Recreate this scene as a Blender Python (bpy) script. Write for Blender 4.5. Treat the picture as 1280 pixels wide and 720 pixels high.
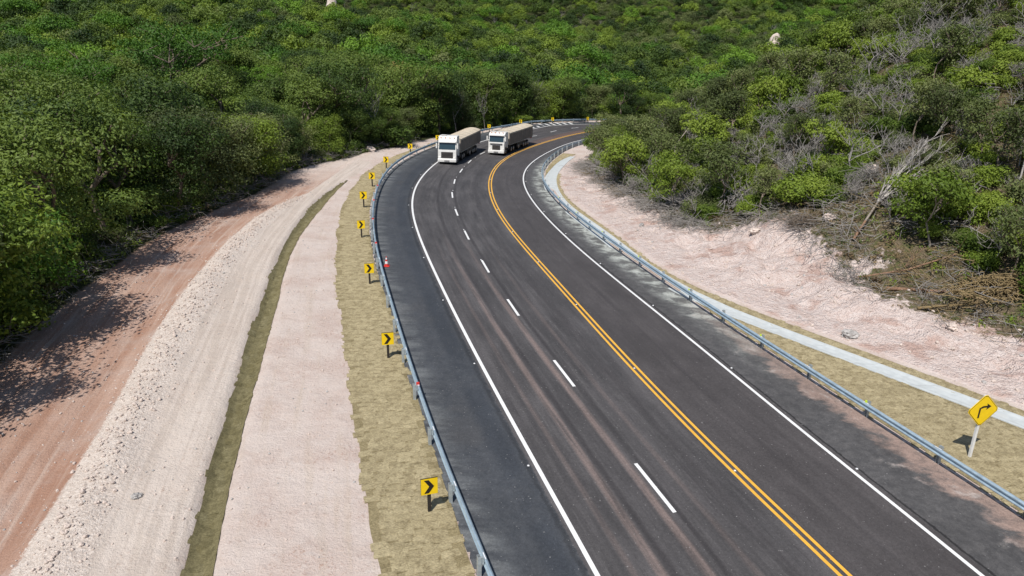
import bpy, math, random
import numpy as np
from mathutils import Vector, Matrix
R_=math.radians
SCN=bpy.context.scene
for o in list(bpy.data.objects): bpy.data.objects.remove(o)
C=SCN.collection
# ---------------------------------------------------------------- camera, sky, sun
cam_d=bpy.data.cameras.new('camera'); cam=bpy.data.objects.new('camera',cam_d); C.objects.link(cam)
SCN.camera=cam
cam_d.lens=36*900/1280; cam_d.sensor_width=36; cam_d.clip_end=6000; cam_d.clip_start=.5
cam.matrix_world=Matrix.Translation((0,0,15.8534))@Matrix.Rotation(math.pi/2-.3403,4,'X')@Matrix.Rotation(.017,4,'Z')
SUN_EL,SUN_AZ=R_(57),R_(204)          # azimuth clockwise from +Y
w=bpy.data.worlds.new('World'); SCN.world=w; w.use_nodes=True
nt=w.node_tree; sky=nt.nodes.new('ShaderNodeTexSky'); sky.sky_type='NISHITA'; sky.sun_disc=False
sky.sun_elevation=SUN_EL; sky.sun_rotation=SUN_AZ; sky.altitude=600
bg=nt.nodes['Background']; nt.links.new(sky.outputs[0],bg.inputs[0]); bg.inputs[1].default_value=.09
sd=bpy.data.lights.new('sun','SUN'); sd.energy=4.3; sd.angle=R_(.5); sd.color=(1,.955,.9)
so=bpy.data.objects.new('sun',sd); C.objects.link(so); so.location=(0,-30,60)
tosun=Vector((math.sin(SUN_AZ)*math.cos(SUN_EL),math.cos(SUN_AZ)*math.cos(SUN_EL),math.sin(SUN_EL)))
so.rotation_euler=tosun.to_track_quat('Z','Y').to_euler()
SCN.view_settings.view_transform='Standard'; SCN.view_settings.look='None'
SCN.view_settings.gamma=1; SCN.view_settings.exposure=.14; SCN.view_settings.use_curve_mapping=False
SCN.cycles.max_bounces=5; SCN.cycles.diffuse_bounces=2; SCN.cycles.transmission_bounces=2; SCN.cycles.glossy_bounces=2
SCN.cycles.transparent_max_bounces=4
DATA={
'L':[8.78,7.84,6.91,5.97,5.04,4.1,3.17,2.22,1.29,0.36,-0.55,-1.43,-2.29,-3.13,-3.94,-4.73,-5.51,-6.26,-6.99,-7.68,-8.34,-8.93,-9.47,-9.92,-10.3,-10.59,-10.8,-10.94,-11.0,-11.0,-10.94,-10.82,-10.65,-10.41,-10.12,-9.75,-9.31,-8.79,-8.17,-7.46,-6.66,-5.76,-4.76,-3.68,-2.51,-1.25,0.1,1.56,3.14,4.85,6.73,8.82,11.14,13.77,16.75,20.15,24.04,28.47,33.51,39.21,45.63,52.81,60.8,69.62,79.3,89.85,101.28,113.57],
'Y':[17.74,16.67,15.6,14.53,13.46,12.4,11.33,10.18,9.11,8.12,7.2,6.35,5.54,4.78,4.04,3.31,2.59,1.88,1.19,0.53,-0.09,-0.66,-1.16,-1.6,-1.98,-2.29,-2.53,-2.71,-2.82,-2.87,-2.84,-2.74,-2.57,-2.32,-1.98,-1.54,-1.02,-0.39,0.33,1.14,2.05,3.04,4.1,5.24,6.44,7.72,9.09,10.59,12.24,14.11,16.25,18.75,21.67,25.11,29.16,33.88,39.38,45.72,52.99,61.23,70.5,80.83,92.22,104.69,118.24],
'R':[21.41,20.47,19.53,18.58,17.64,16.7,15.76,14.82,13.81,12.87,12.0,11.14,10.3,9.46,8.62,7.79,6.99,6.22,5.5,4.83,4.21,3.65,3.13,2.67,2.26,1.9,1.61,1.37,1.22,1.14,1.15,1.26,1.46,1.76,2.16,2.64,3.2,3.84,4.54,5.31,6.14,7.03,7.99,9.06,10.27,11.66,13.3,15.26,17.62,20.46,23.87,27.93,32.71,38.31,44.8,52.22,60.65,70.1,80.62,92.19,104.85,118.57],
'lrailB':[5.56,4.55,3.55,2.55,1.54,0.54,-0.47,-1.54,-2.54,-3.48,-4.38,-5.25,-6.09,-6.92,-7.74,-8.54,-9.32,-10.07,-10.78,-11.44,-12.04,-12.6,-13.09,-13.54,-13.94,-14.28,-14.58,-14.81,-14.98,-15.07,-15.08,-15.0,-14.83,-14.58,-14.25,-13.85,-13.36,-12.81,-12.18,-11.47,-10.66,-9.76,-8.76,-7.65,-6.42,-5.08,-3.62,-2.04,-0.34,1.49,3.45,5.58,7.87,10.37,13.1,16.11,19.47,23.22,27.46,32.23,37.63,43.71,50.54,58.17,66.64,75.98,86.2,97.32,109.33],
'rrailB':[26.34,25.25,24.17,23.08,22.0,20.91,19.82,18.74,17.61,16.53,15.48,14.46,13.47,12.52,11.6,10.72,9.88,9.08,8.31,7.59,6.91,6.28,5.69,5.16,4.69,4.29,3.95,3.7,3.54,3.47,3.5,3.61,3.82,4.12,4.5,4.95,5.46,6.03,6.66,7.36,8.13,9.02,10.04,11.25,12.7,14.45,16.55,19.09,22.13,25.75,30.02,35.04,40.87,47.59,55.27,63.95,73.68,84.48,96.36,109.32],
'sodR':[4.8,3.86,2.93,2.0,1.06,0.13,-0.81,-1.77,-2.71,-3.61,-4.39,-5.15,-5.97,-6.89,-7.84,-8.75,-9.59,-10.36,-11.08,-11.76,-12.39,-12.95,-13.47,-13.94,-14.36,-14.73,-15.05,-15.31,-15.52,-15.69,-15.81,-15.87,-15.84,-15.68,-15.38,-14.93,-14.34,-13.61,-12.77,-11.82],
'sodL':[1.77,0.84,-0.09,-1.02,-1.95,-2.88,-3.81,-4.84,-5.74,-6.59,-7.42,-8.26,-9.11,-9.97,-10.79,-11.57,-12.3,-12.99,-13.68,-14.35,-14.97,-15.53,-16.01,-16.42,-16.78,-17.11,-17.37,-17.58,-17.71,-17.75,-17.68,-17.51,-17.24,-16.89,-16.45,-15.92,-15.29,-14.53,-13.65],
'ditL':[-6.49,-7.13,-7.78,-8.43,-9.08,-9.73,-10.38,-11.01,-11.66,-12.32,-12.99,-13.63,-14.26,-14.87,-15.48,-16.09,-16.68,-17.22,-17.69,-18.1,-18.46,-18.76,-18.99,-19.16,-19.23,-19.2,-19.07,-18.82,-18.46],
'ditR':[-5.04,-5.75,-6.46,-7.16,-7.87,-8.58,-9.29,-10.07,-10.77,-11.41,-12.03,-12.62,-13.23,-13.87,-14.53,-15.2,-15.83,-16.4,-16.86,-17.23,-17.5,-17.73,-17.94,-18.17,-18.38,-18.56,-18.68,-18.72,-18.69],
'winL':[-12.25,-12.81,-13.37,-13.93,-14.48,-15.04,-15.6,-16.15,-16.69,-17.27,-17.94,-18.63,-19.28,-19.84,-20.34,-20.79,-21.21,-21.57,-21.88,-22.09,-22.19,-22.14,-21.92,-21.51,-20.88],
'winR':[-9.16,-9.84,-10.53,-11.21,-11.9,-12.58,-13.27,-14.03,-14.71,-15.33,-15.91,-16.5,-17.09,-17.7,-18.29,-18.85,-19.35,-19.77,-20.1,-20.33,-20.47,-20.51,-20.46,-20.31,-20.07],
'forL':[-20.93,-21.37,-21.82,-22.26,-22.71,-23.16,-23.6,-24.05,-24.49,-24.94,-25.38,-25.83,-26.38,-26.81,-27.17,-27.47,-27.74,-27.93,-28.02,-27.95,-27.71,-27.35,-26.94,-26.56,-26.32,-26.27,-26.39,-26.55,-26.58,-26.3,-25.66,-24.71,-23.58,-22.38,-21.18,-20.0,-18.85,-17.76,-16.74,-15.77,-14.79,-13.73,-12.51,-11.11,-9.53,-7.8,-5.95,-4.02,-2.02,0.01,2.05,4.13,6.24,8.42,10.72,13.21,15.96,19.05,22.56,26.59,31.22,36.52,42.57,49.44,57.17,65.82,75.41,85.96,97.47,109.96],
'swU':[44.83,42.6,40.36,38.13,35.9,33.66,31.43,29.2,26.97,24.73,22.5,20.26,18.02,15.8,13.81,12.25,11.11,10.29,9.64,9.06,8.47,7.83,7.16,6.51,5.97,5.59,5.34,5.22,5.18,5.23,5.36,5.61,5.97,6.43,6.95,7.49,8.08,8.76,9.55,10.46],
'swD':[43.52,41.27,39.03,36.79,34.54,32.3,30.06,27.82,25.57,23.33,21.09,18.8,16.58,14.36,12.32,10.73,9.63,8.84,8.2,7.58,6.95,6.32,5.7,5.11,4.58,4.14,3.81,3.62,3.56,3.64,3.86,4.2,4.64,5.12,5.63,6.2,6.87,7.71,8.73,9.96],
'sodU':[45.01,42.85,40.69,38.52,36.36,34.19,32.03,29.87,27.7,25.54,23.37,21.26,19.07,16.88,14.82,13.01,11.61,10.61,9.9,9.35,8.84,8.28,7.68,7.08,6.54,6.09,5.76,5.55,5.46,5.47,5.55,5.68,5.87],
'shr':[43.01,41.78,40.55,39.32,38.1,36.87,35.64,34.41,33.18,31.96,30.73,29.5,28.27,27.05,24.72,23.46,23.36,23.87,24.2,23.72,22.27,20.07,17.79,15.55,13.59,12.14,11.24,10.81,10.68,10.71,10.79,10.83,10.81,10.71,10.54,10.37,10.25,10.25,10.4,10.72,11.21,11.83,12.56,13.36,14.22,15.12,16.06,17.04],
'D':[12.99,12.03,11.08,10.13,9.17,8.22,7.26,6.31,5.36,4.38,3.42,2.5,1.6,0.73,-0.1,-0.89,-1.64,-2.36,-3.04,-3.67,-4.26,-4.8,-5.3,-5.73,-6.11,-6.42,-6.67,-6.85,-6.95,-6.99,-6.95,-6.85,-6.67,-6.42,-6.09,-5.68,-5.19,-4.63,-3.98,-3.25,-2.44,-1.55,-0.58,0.49,1.64,2.9,4.29,5.82,7.52,9.43,11.59,14.03,16.8,19.95,23.54,27.63,32.29,37.58,43.56,50.3,57.84,66.24,75.51,85.67,96.75,108.73],
'dash':[[6.04,21.93,5.07,24.88],[3.08,31.13,2.24,33.93],[0.43,39.87,-0.27,42.6],[-1.63,47.91,-2.27,50.82],[-3.57,56.56,-4.13,59.47],[-5.14,65.17,-5.61,68.06],[-6.33,73.61,-6.66,76.76],[-6.89,82.23,-7.02,85.29],[-6.85,90.71,-6.74,93.91],[-6.36,99.26,-6.1,102.39],[-5.17,109.1,-4.56,111.91],[3.08,135.06,4.2,136.94],[6.99,142.97,8.32,145.53],[11.56,150.37,13.29,153.0]],
'chev':[[-2.83,21.73],[-6.29,33.65],[-9.32,44.54],[-12.1,55.64],[-14.1,66.51],[-15.33,77.22],[-15.9,89.45],[-14.8,103.15],[-12.12,115.12],[-4.72,135.65],[1.21,146.23],[8.02,155.11],[16.25,163.5]],
't1':[[-10.27,96.58],[-8.01,96.57]],
't2':[[-3.85,109.4],[-1.54,108.77],[2.29,122.48]],
'rpost':[[17.07,25.17],[15.81,28.96],[14.6,32.63],[13.44,36.18],[12.35,39.89],[11.33,43.55],[10.25,46.93],[9.35,50.73],[8.43,53.9],[7.67,57.93],[6.81,60.71],[6.18,64.4],[5.57,67.54]],
'lpost':[[-0.82,18.75],[-2.06,22.3],[-3.18,25.91]],
}
def crv(name):
    xs=np.array(DATA[name],float); ys=np.arange(len(xs))*3.0
    return lambda y: np.interp(y,ys,xs)
cL,cY,cR,cD=crv('L'),crv('Y'),crv('R'),crv('D')
cLB,cRB=crv('lrailB'),crv('rrailB')
cSR,cSL=crv('sodR'),crv('sodL')
cDL,cDR=crv('ditL'),crv('ditR')
cWL,cWR=crv('winL'),crv('winR')
cF=crv('forL')
cSU,cSD,cHU=crv('swU'),crv('swD'),crv('sodU')
SC=(-.3204,-.1397,-1.3119,-.537,.4423,.0644)
CAMZ=15.8534
def ss(a,b,x):
    t=np.clip((x-a)/(b-a),0,1); return t*t*(3-2*t)
def surf(x,y):
    u=(np.clip(y,5,150)-45)/40; v=np.clip(x,-45,45)/20
    return SC[0]*v+SC[1]*u+SC[2]*u*u+SC[3]*u*v+SC[4]*u**3+SC[5]*v*v
def vnoise(x,y,sc,seed=0):
    x=np.asarray(x,float)/sc+seed*17.31; y=np.asarray(y,float)/sc+seed*7.77
    i=np.floor(x).astype(np.int64); j=np.floor(y).astype(np.int64); fx=x-i; fy=y-j
    fx=fx*fx*(3-2*fx); fy=fy*fy*(3-2*fy)
    def h(a,b):
        n=(a*374761393+b*668265263+seed*1442695)&0x7fffffff
        n=((n^(n>>13))*1274126177)&0x7fffffff
        return ((n^(n>>16))&0xffff)/65535.0
    return (h(i,j)*(1-fx)+h(i+1,j)*fx)*(1-fy)+(h(i,j+1)*(1-fx)+h(i+1,j+1)*fx)*fy
def fbm(x,y,sc,seed=0,o=4):
    r=0;a=1;t=0
    for k in range(o):
        r=r+a*(vnoise(x,y,sc/2**k,seed+k)-.5); t+=a; a*=.55
    return r/t*2
# boundary of the hill on the inside of the bend
_hy=np.arange(0,94,3.0)
HB=np.concatenate([np.stack([cHU(_hy)+0.2,_hy],1),np.array([(6.3,99),(7.8,106),(10,113),(13,122),(17.5,131),(25,141),(38,149),(62,158),(112,170),(150,178)])])
HBN=HB
def hx(y): return np.interp(y,HB[:,1],HB[:,0])
def pdist(x,y,poly):
    x=np.asarray(x,float);y=np.asarray(y,float);best=np.full(x.shape,1e9)
    for k in range(len(poly)-1):
        a=poly[k];d=poly[k+1]-a;l=d@d
        u=np.clip(((x-a[0])*d[0]+(y-a[1])*d[1])/l,0,1)
        q=(x-a[0]-u*d[0])**2+(y-a[1]-u*d[1])**2
        best=np.minimum(best,q)
    return np.sqrt(best)
def hilld(x,y):
    s=(x>hx(y))&(y<178)
    return np.where(s,pdist(x,y,HB),-1.0)
def hill(d):
    d=np.maximum(d,0)
    z=.10*np.minimum(d,3)+.20*np.clip(d-3,0,5)+.60*np.clip(d-8,0,38)+.22*np.clip(d-53,0,80)
    return z
def H0(x,y):
    x=np.asarray(x,float);y=np.asarray(y,float)
    z=surf(x,y)
    D=np.hypot(x,y)
    # right hill, cut off beyond the road
    d=hilld(x,y); hz=hill(d)*(.98+.2*fbm(x,y,22,5)*ss(4,20,d))
    z=z+hz
    # forest side
    fx=cF(np.minimum(y,206)); df=np.where(y<206,fx-x,60); df=np.clip(df,0,60)
    z=z-(1.0+2.5*ss(60,120,y))*ss(0,22,df)
    # valley then far hills
    t=D-265-40*fbm(x,y,160,9)
    z=z+.155*30*np.log1p(np.exp(np.clip(t/30,-20,40)))*ss(190,250,D)+ss(260,600,D)*(26*fbm(x,y,230,3,3))
    return z
def H(x,y,dd=.30,dw=1.9):
    x=np.asarray(x,float);y=np.asarray(y,float)
    z=H0(x,y)
    # road bed lowered under the asphalt sheet
    rl,rr=cLB(y)-.1,cRB(y)+.1
    inr=ss(rl+.0,rl+.35,x)*(1-ss(rr-.35,rr,x))
    z=z-.14*inr
    out=1-inr
    # ditch on the left
    a,b=cDL(y),cDR(y); w=np.maximum(b-a,.2); m=(x-(a+b)/2)/w
    z=z-dd*np.exp(-np.abs(m*dw)**3)*ss(84,72,y)*(y>0)
    # gravel windrow
    a,b=cWL(y),cWR(y); w=np.maximum(b-a,.3); m=(x-(a+b)/2)/w
    wm=np.exp(-(m*2.1)**2)*ss(74,58,y)
    z=z+wm*(.26+.14*fbm(x,y,1.4,21)+.04*fbm(x,y,.5,22))
    # dirt road a little lower, rutted
    dr=ss(0,1.0,a-x)*ss(-1.5,.5,x-cF(y))*ss(110,95,y)
    z=z-.35*dr+.03*dr*np.sin((x-a)*5)
    # rough ground
    left=(x<cSL(y)-.2)
    z=z+np.where(left,.06*fbm(x,y,1.9,31)+.035*fbm(x,y,.6,33),0)
    d=hilld(x,y)
    z=z+np.where(d>.5,(.55*fbm(x,y,4,41)+.34*(.5-2*np.abs(fbm(x,y,2.1,43,3)))+.12*fbm(x,y,.6,45,2))*ss(.5,5,d)*out,0)
    return z
# ---------------------------------------------------------------- helpers
def tag(o,label=None,cat=None,group=None,kind=None):
    if label: o['label']=label
    if cat: o['category']=cat
    if group: o['group']=group
    if kind: o['kind']=kind
    return o
def link(name,me,mat=None,parent=None,loc=None):
    o=bpy.data.objects.new(name,me); C.objects.link(o)
    if mat is not None and me is not None and len(me.materials)==0: me.materials.append(mat)
    if parent is not None: o.parent=parent
    if loc is not None: o.location=loc
    return o
def empty(name,loc,rz=0,sc=1):
    o=bpy.data.objects.new(name,None); C.objects.link(o); o.location=loc; o.rotation_euler=(0,0,rz); o.empty_display_size=.3
    if sc!=1: o.scale=(sc,sc,sc)
    return o
def npmesh(name,V,F,attrs=None,smooth=False,mats=None):
    """V (n,3), F (m,k) array of quads or triangles"""
    me=bpy.data.meshes.new(name); V=np.asarray(V,np.float32); F=np.asarray(F,np.int32)
    n,k=F.shape
    me.vertices.add(len(V)); me.vertices.foreach_set('co',V.ravel())
    me.loops.add(n*k); me.loops.foreach_set('vertex_index',F.ravel())
    me.polygons.add(n); me.polygons.foreach_set('loop_start',np.arange(0,n*k,k,dtype=np.int32))
    try: me.polygons.foreach_set('loop_total',np.full(n,k,np.int32))
    except Exception: pass
    me.polygons.foreach_set('use_smooth',np.full(n,bool(smooth)))
    me.update(calc_edges=True)
    for a,val in (attrs or {}).items():
        at=me.attributes.new(a,'FLOAT','POINT'); at.data.foreach_set('value',np.asarray(val,np.float32))
    for m in (mats or []): me.materials.append(m)
    return me
class MB:
    """collects simple solids into one mesh"""
    def __init__(s): s.v=[]; s.f=[]
    def add(s,v,f):
        b=len(s.v); s.v+= [tuple(p) for p in v]; s.f+=[tuple(i+b for i in q) for q in f]; return s
    def box(s,x0,x1,y0,y1,z0,z1,M=None,taper=None):
        v=[Vector((x,y,z)) for z in (z0,z1) for y in (y0,y1) for x in (x0,x1)]
        if taper:
            for p in v[4:]:
                p.x=(p.x-(x0+x1)/2)*taper[0]+(x0+x1)/2; p.y=(p.y-(y0+y1)/2)*taper[1]+(y0+y1)/2
        if M is not None: v=[M@p for p in v]
        return s.add(v,[(0,2,3,1),(4,5,7,6),(0,1,5,4),(2,6,7,3),(0,4,6,2),(1,3,7,5)])
    def prism(s,poly,a,b,axis='x'):
        """poly: list of 2d points (counter-clockwise), extruded from a to b along axis"""
        n=len(poly)
        def P(p,t):
            return {'x':(t,p[0],p[1]),'y':(p[0],t,p[1]),'z':(p[0],p[1],t)}[axis]
        v=[P(p,a) for p in poly]+[P(p,b) for p in poly]
        f=[tuple(range(n))[::-1],tuple(range(n,2*n))]+[(i,(i+1)%n,n+(i+1)%n,n+i) for i in range(n)]
        return s.add(v,f)
    def cyl(s,c,r,h,n=16,axis='z',r2=None):
        r2=r if r2 is None else r2; v=[]
        for t,rr in ((-h/2,r),(h/2,r2)):
            for k in range(n):
                a=2*math.pi*k/n; p=(rr*math.cos(a),rr*math.sin(a))
                q={'z':(p[0],p[1],t),'x':(t,p[0],p[1]),'y':(p[0],t,p[1])}[axis]
                v.append((c[0]+q[0],c[1]+q[1],c[2]+q[2]))
        f=[tuple(range(n))[::-1],tuple(range(n,2*n))]+[(i,(i+1)%n,n+(i+1)%n,n+i) for i in range(n)]
        return s.add(v,f)
    def build(s,name,mat,parent=None,bevel=0,smooth=False,loc=None):
        me=bpy.data.meshes.new(name); me.from_pydata(s.v,[],s.f); me.materials.append(mat)
        if smooth: me.polygons.foreach_set('use_smooth',[True]*len(me.polygons))
        me.update()
        import bmesh
        bm=bmesh.new(); bm.from_mesh(me); bmesh.ops.recalc_face_normals(bm,faces=bm.faces)
        if bevel:
            bmesh.ops.bevel(bm,geom=list(bm.edges),offset=bevel,segments=2,affect='EDGES',profile=.5)
        bm.to_mesh(me); bm.free()
        return link(name,me,None,parent,loc)
# ---------------------------------------------------------------- materials
class G:
    def __init__(s,name,rough=.8,spec=.3):
        s.m=bpy.data.materials.new(name); s.m.use_nodes=True; s.t=s.m.node_tree; s.b=s.t.nodes['Principled BSDF']
        s.b.inputs['Roughness'].default_value=rough; s.b.inputs['Specular IOR Level'].default_value=spec
    def n(s,ty,**k):
        nd=s.t.nodes.new(ty)
        for a,v in k.items(): setattr(nd,a,v)
        return nd
    def set(s,inp,v):
        if hasattr(v,'links') or isinstance(v,bpy.types.NodeSocket): s.t.links.new(v,inp)
        else: inp.default_value=v
    def attr(s,name):
        a=s.n('ShaderNodeAttribute'); a.attribute_name=name; return a.outputs['Fac']
    def obj(s): return s.n('ShaderNodeObjectInfo').outputs['Random']
    def pos(s): return s.n('ShaderNodeNewGeometry').outputs['Position']
    def math(s,op,a,b=0,c=0,clamp=False):
        m=s.n('ShaderNodeMath',operation=op,use_clamp=clamp)
        for i,v in enumerate((a,b,c)): s.set(m.inputs[i],v)
        return m.outputs[0]
    def comb(s,x=0,y=0,z=0):
        m=s.n('ShaderNodeCombineXYZ')
        for i,v in enumerate((x,y,z)): s.set(m.inputs[i],v)
        return m.outputs[0]
    def noise(s,vec,scale,det=3,rough=.55,dist=0):
        m=s.n('ShaderNodeTexNoise'); s.set(m.inputs['Vector'],vec); m.inputs['Scale'].default_value=scale
        m.inputs['Detail'].default_value=det; m.inputs['Roughness'].default_value=rough; m.inputs['Distortion'].default_value=dist
        return m.outputs['Fac']
    def vor(s,vec,scale,feature='F1',out='Distance'):
        m=s.n('ShaderNodeTexVoronoi'); m.feature=feature; s.set(m.inputs['Vector'],vec); m.inputs['Scale'].default_value=scale
        return m.outputs[out]
    def scale(s,vec,sc):
        m=s.n('ShaderNodeVectorMath',operation='MULTIPLY'); s.set(m.inputs[0],vec); m.inputs[1].default_value=sc; return m.outputs[0]
    def ramp(s,f,a,b,x=0.,y=1.):
        m=s.n('ShaderNodeMapRange',interpolation_type='SMOOTHSTEP'); s.set(m.inputs['Value'],f)
        m.inputs['From Min'].default_value=a; m.inputs['From Max'].default_value=b
        m.inputs['To Min'].default_value=x; m.inputs['To Max'].default_value=y
        return m.outputs['Result']
    def mix(s,f,a,b,mode='MIX'):
        m=s.n('ShaderNodeMix',data_type='RGBA',blend_type=mode); s.set(m.inputs[0],f)
        s.set(m.inputs[6],a if not isinstance(a,tuple) else (*a[:3],1)); s.set(m.inputs[7],b if not isinstance(b,tuple) else (*b[:3],1))
        return m.outputs[2]
    def cramp(s,f,stops):
        m=s.n('ShaderNodeValToRGB'); s.set(m.inputs[0],f); e=m.color_ramp.elements
        while len(e)<len(stops): e.new(.5)
        for q,(p,c) in zip(e,stops): q.position=p; q.color=(*c,1)
        return m.outputs[0]
    def bump(s,h,strength,dist):
        m=s.n('ShaderNodeBump'); m.inputs['Strength'].default_value=strength; m.inputs['Distance'].default_value=dist
        s.set(m.inputs['Height'],h); s.t.links.new(m.outputs[0],s.b.inputs['Normal'])
    def col(s,c): s.set(s.b.inputs['Base Color'],(*c[:3],1) if isinstance(c,tuple) else c); return s
def flat(name,c,rough=.6,spec=.3,metal=0,var=.12,scale=6,dirt=None):
    """base colour with fine uneven wear"""
    g=G(name,rough,spec); p=g.n('ShaderNodeTexCoord').outputs['Object']
    n=g.noise(p,scale,4); d=tuple(x*(1-var) for x in c); e=tuple(min(1,x*(1+var)) for x in c)
    k=g.mix(g.ramp(n,.3,.7),d,e)
    if dirt:
        n2=g.noise(p,scale*.5,5,.7); k=g.mix(g.ramp(n2,.5,.8,0,.55),k,dirt)
    g.col(k); g.b.inputs['Metallic'].default_value=metal
    g.set(g.b.inputs['Roughness'],g.ramp(n,.2,.8,rough*.85,min(1,rough*1.15)))
    return g.m
def ground_mat():
    g=G('earth',.95,.1); p=g.pos(); A=g.attr
    lat,lon=A('lat'),A('lon')
    st=g.comb(lat,g.math('MULTIPLY',lon,.07),0)
    streak=g.noise(st,1.6,5,.6); streak2=g.noise(g.comb(lat,g.math('MULTIPLY',lon,.03),3.),4.5,3,.5)
    n1=g.noise(p,.35,5,.6); n2=g.noise(p,2.2,5,.65); n3=g.noise(p,9,4,.7); n4=g.noise(p,28,3,.7)
    def edge(name,k,w=.04,n=None):
        v=g.math('ADD',A(name),g.math('MULTIPLY',g.math('SUBTRACT',n if n is not None else n2,.5),k))
        return g.ramp(v,.5-w,.5+w)
    pink=g.mix(g.ramp(n1,.35,.68),(.60,.515,.46),(.54,.44,.385))
    pink=g.mix(g.ramp(n2,.52,.72,0,.45),pink,(.64,.565,.51))
    pink=g.mix(g.ramp(streak,.5,.72,0,.45),pink,(.49,.40,.31))
    red_spots=g.math('MULTIPLY',g.ramp(n1,.5,.62),g.ramp(n3,.52,.64,0,.5))
    pink=g.mix(red_spots,pink,(.36,.20,.145))
    blot=g.ramp(g.noise(p,.9,6,.72,.4),.50,.66,0,.38); pink=g.mix(blot,pink,(.49,.385,.325))
    rill=g.ramp(g.noise(g.comb(g.math('MULTIPLY',lat,.5),g.math('MULTIPLY',lon,1.6),1),1.3,5,.7,.6),.56,.66,0,.30); pink=g.mix(rill,pink,(.67,.60,.545))
    # the graded bench beyond the ditch: greyer beige with long machine marks
    bench=g.mix(g.ramp(streak2,.35,.65),(.50,.43,.365),(.62,.545,.475))
    pink=g.mix(g.math('MULTIPLY',edge('bench',.25,.2),.75),pink,bench)
    sp=g.math('MULTIPLY',g.ramp(g.noise(p,4.5,6,.8),.56,.66),g.ramp(g.noise(p,.8,3,.6),.42,.60)); pink=g.mix(g.math('MULTIPLY',sp,.65),pink,(.38,.265,.21))
    pit=g.ramp(g.noise(p,13,4,.75),.64,.72,0,.5); pink=g.mix(pit,pink,(.38,.30,.25))
    # red haul road
    red=g.mix(g.ramp(streak,.3,.7),(.35,.20,.14),(.47,.325,.255))
    red=g.mix(g.ramp(streak2,.5,.75,0,.6),red,(.54,.44,.37))
    red=g.mix(g.ramp(n1,.5,.75,0,.5),red,(.52,.44,.39))
    red=g.mix(g.ramp(g.noise(p,1.3,6,.75,.4),.52,.68,0,.5),red,(.44,.32,.27)); red=g.mix(g.math('MULTIPLY',pit,.7),red,(.22,.13,.10))
    redm=g.math('MULTIPLY',edge('red',.35,.12),g.ramp(A('redfade'),0,1))
    c=g.mix(redm,pink,red)
    # crushed white gravel
    gv=g.vor(p,14,out='Color'); sep=g.n('ShaderNodeSeparateColor'); g.t.links.new(gv,sep.inputs[0])
    grav=g.mix(g.ramp(sep.outputs[0],.1,.9),(.55,.47,.405),(.68,.60,.53))
    grm=edge('gravel',.9,.05,n3)
    c=g.mix(grm,c,grav)
    # right hand cut: pale quartz rubble, reddish seams
    cut=g.mix(g.ramp(n2,.3,.7),(.70,.60,.55),(.60,.475,.42))
    cut=g.mix(g.ramp(n3,.52,.66,0,.8),cut,(.74,.67,.62))
    cut=g.mix(g.math('MULTIPLY',g.ramp(n1,.52,.64),.55),cut,(.42,.24,.18))
    cut=g.mix(g.ramp(n4,.55,.70,0,.5),cut,(.30,.22,.18)); cut=g.mix(g.ramp(g.noise(p,1.1,6,.75,.5),.54,.70,0,.4),cut,(.47,.36,.31))
    c=g.mix(g.ramp(A('cut'),.3,.7),c,cut)
    # dead leaves and sticks lying on the hillside
    lit=g.mix(g.ramp(n3,.35,.65),(.095,.075,.045),(.215,.17,.11))
    lit=g.mix(g.ramp(n2,.48,.62,0,.85),lit,(.085,.10,.032))
    lit=g.mix(g.ramp(n4,.55,.75,0,.6),lit,(.38,.30,.22))
    c=g.mix(edge('litter',1.1,.1),c,lit)
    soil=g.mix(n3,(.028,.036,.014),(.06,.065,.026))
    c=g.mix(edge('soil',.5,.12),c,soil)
    br=g.ramp(n4,.25,.75,.86,1.1); c=g.mix(1,c,g.comb(br,br,br),'MULTIPLY')
    g.col(c)
    h=g.math('ADD',g.math('MULTIPLY',n3,.5),g.math('MULTIPLY',n4,.22))
    h=g.math('ADD',h,g.math('MULTIPLY',g.math('MULTIPLY',g.vor(p,11),A('gravel')),.22))
    h=g.math('ADD',h,g.math('MULTIPLY',g.math('MULTIPLY',g.math('ADD',g.vor(p,4.5),g.math('ADD',g.vor(p,1.7),g.vor(p,11))),A('cut')),.75))
    h=g.math('ADD',h,g.math('MULTIPLY',n2,.7))
    g.bump(h,1,.12)
    return g.m
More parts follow.
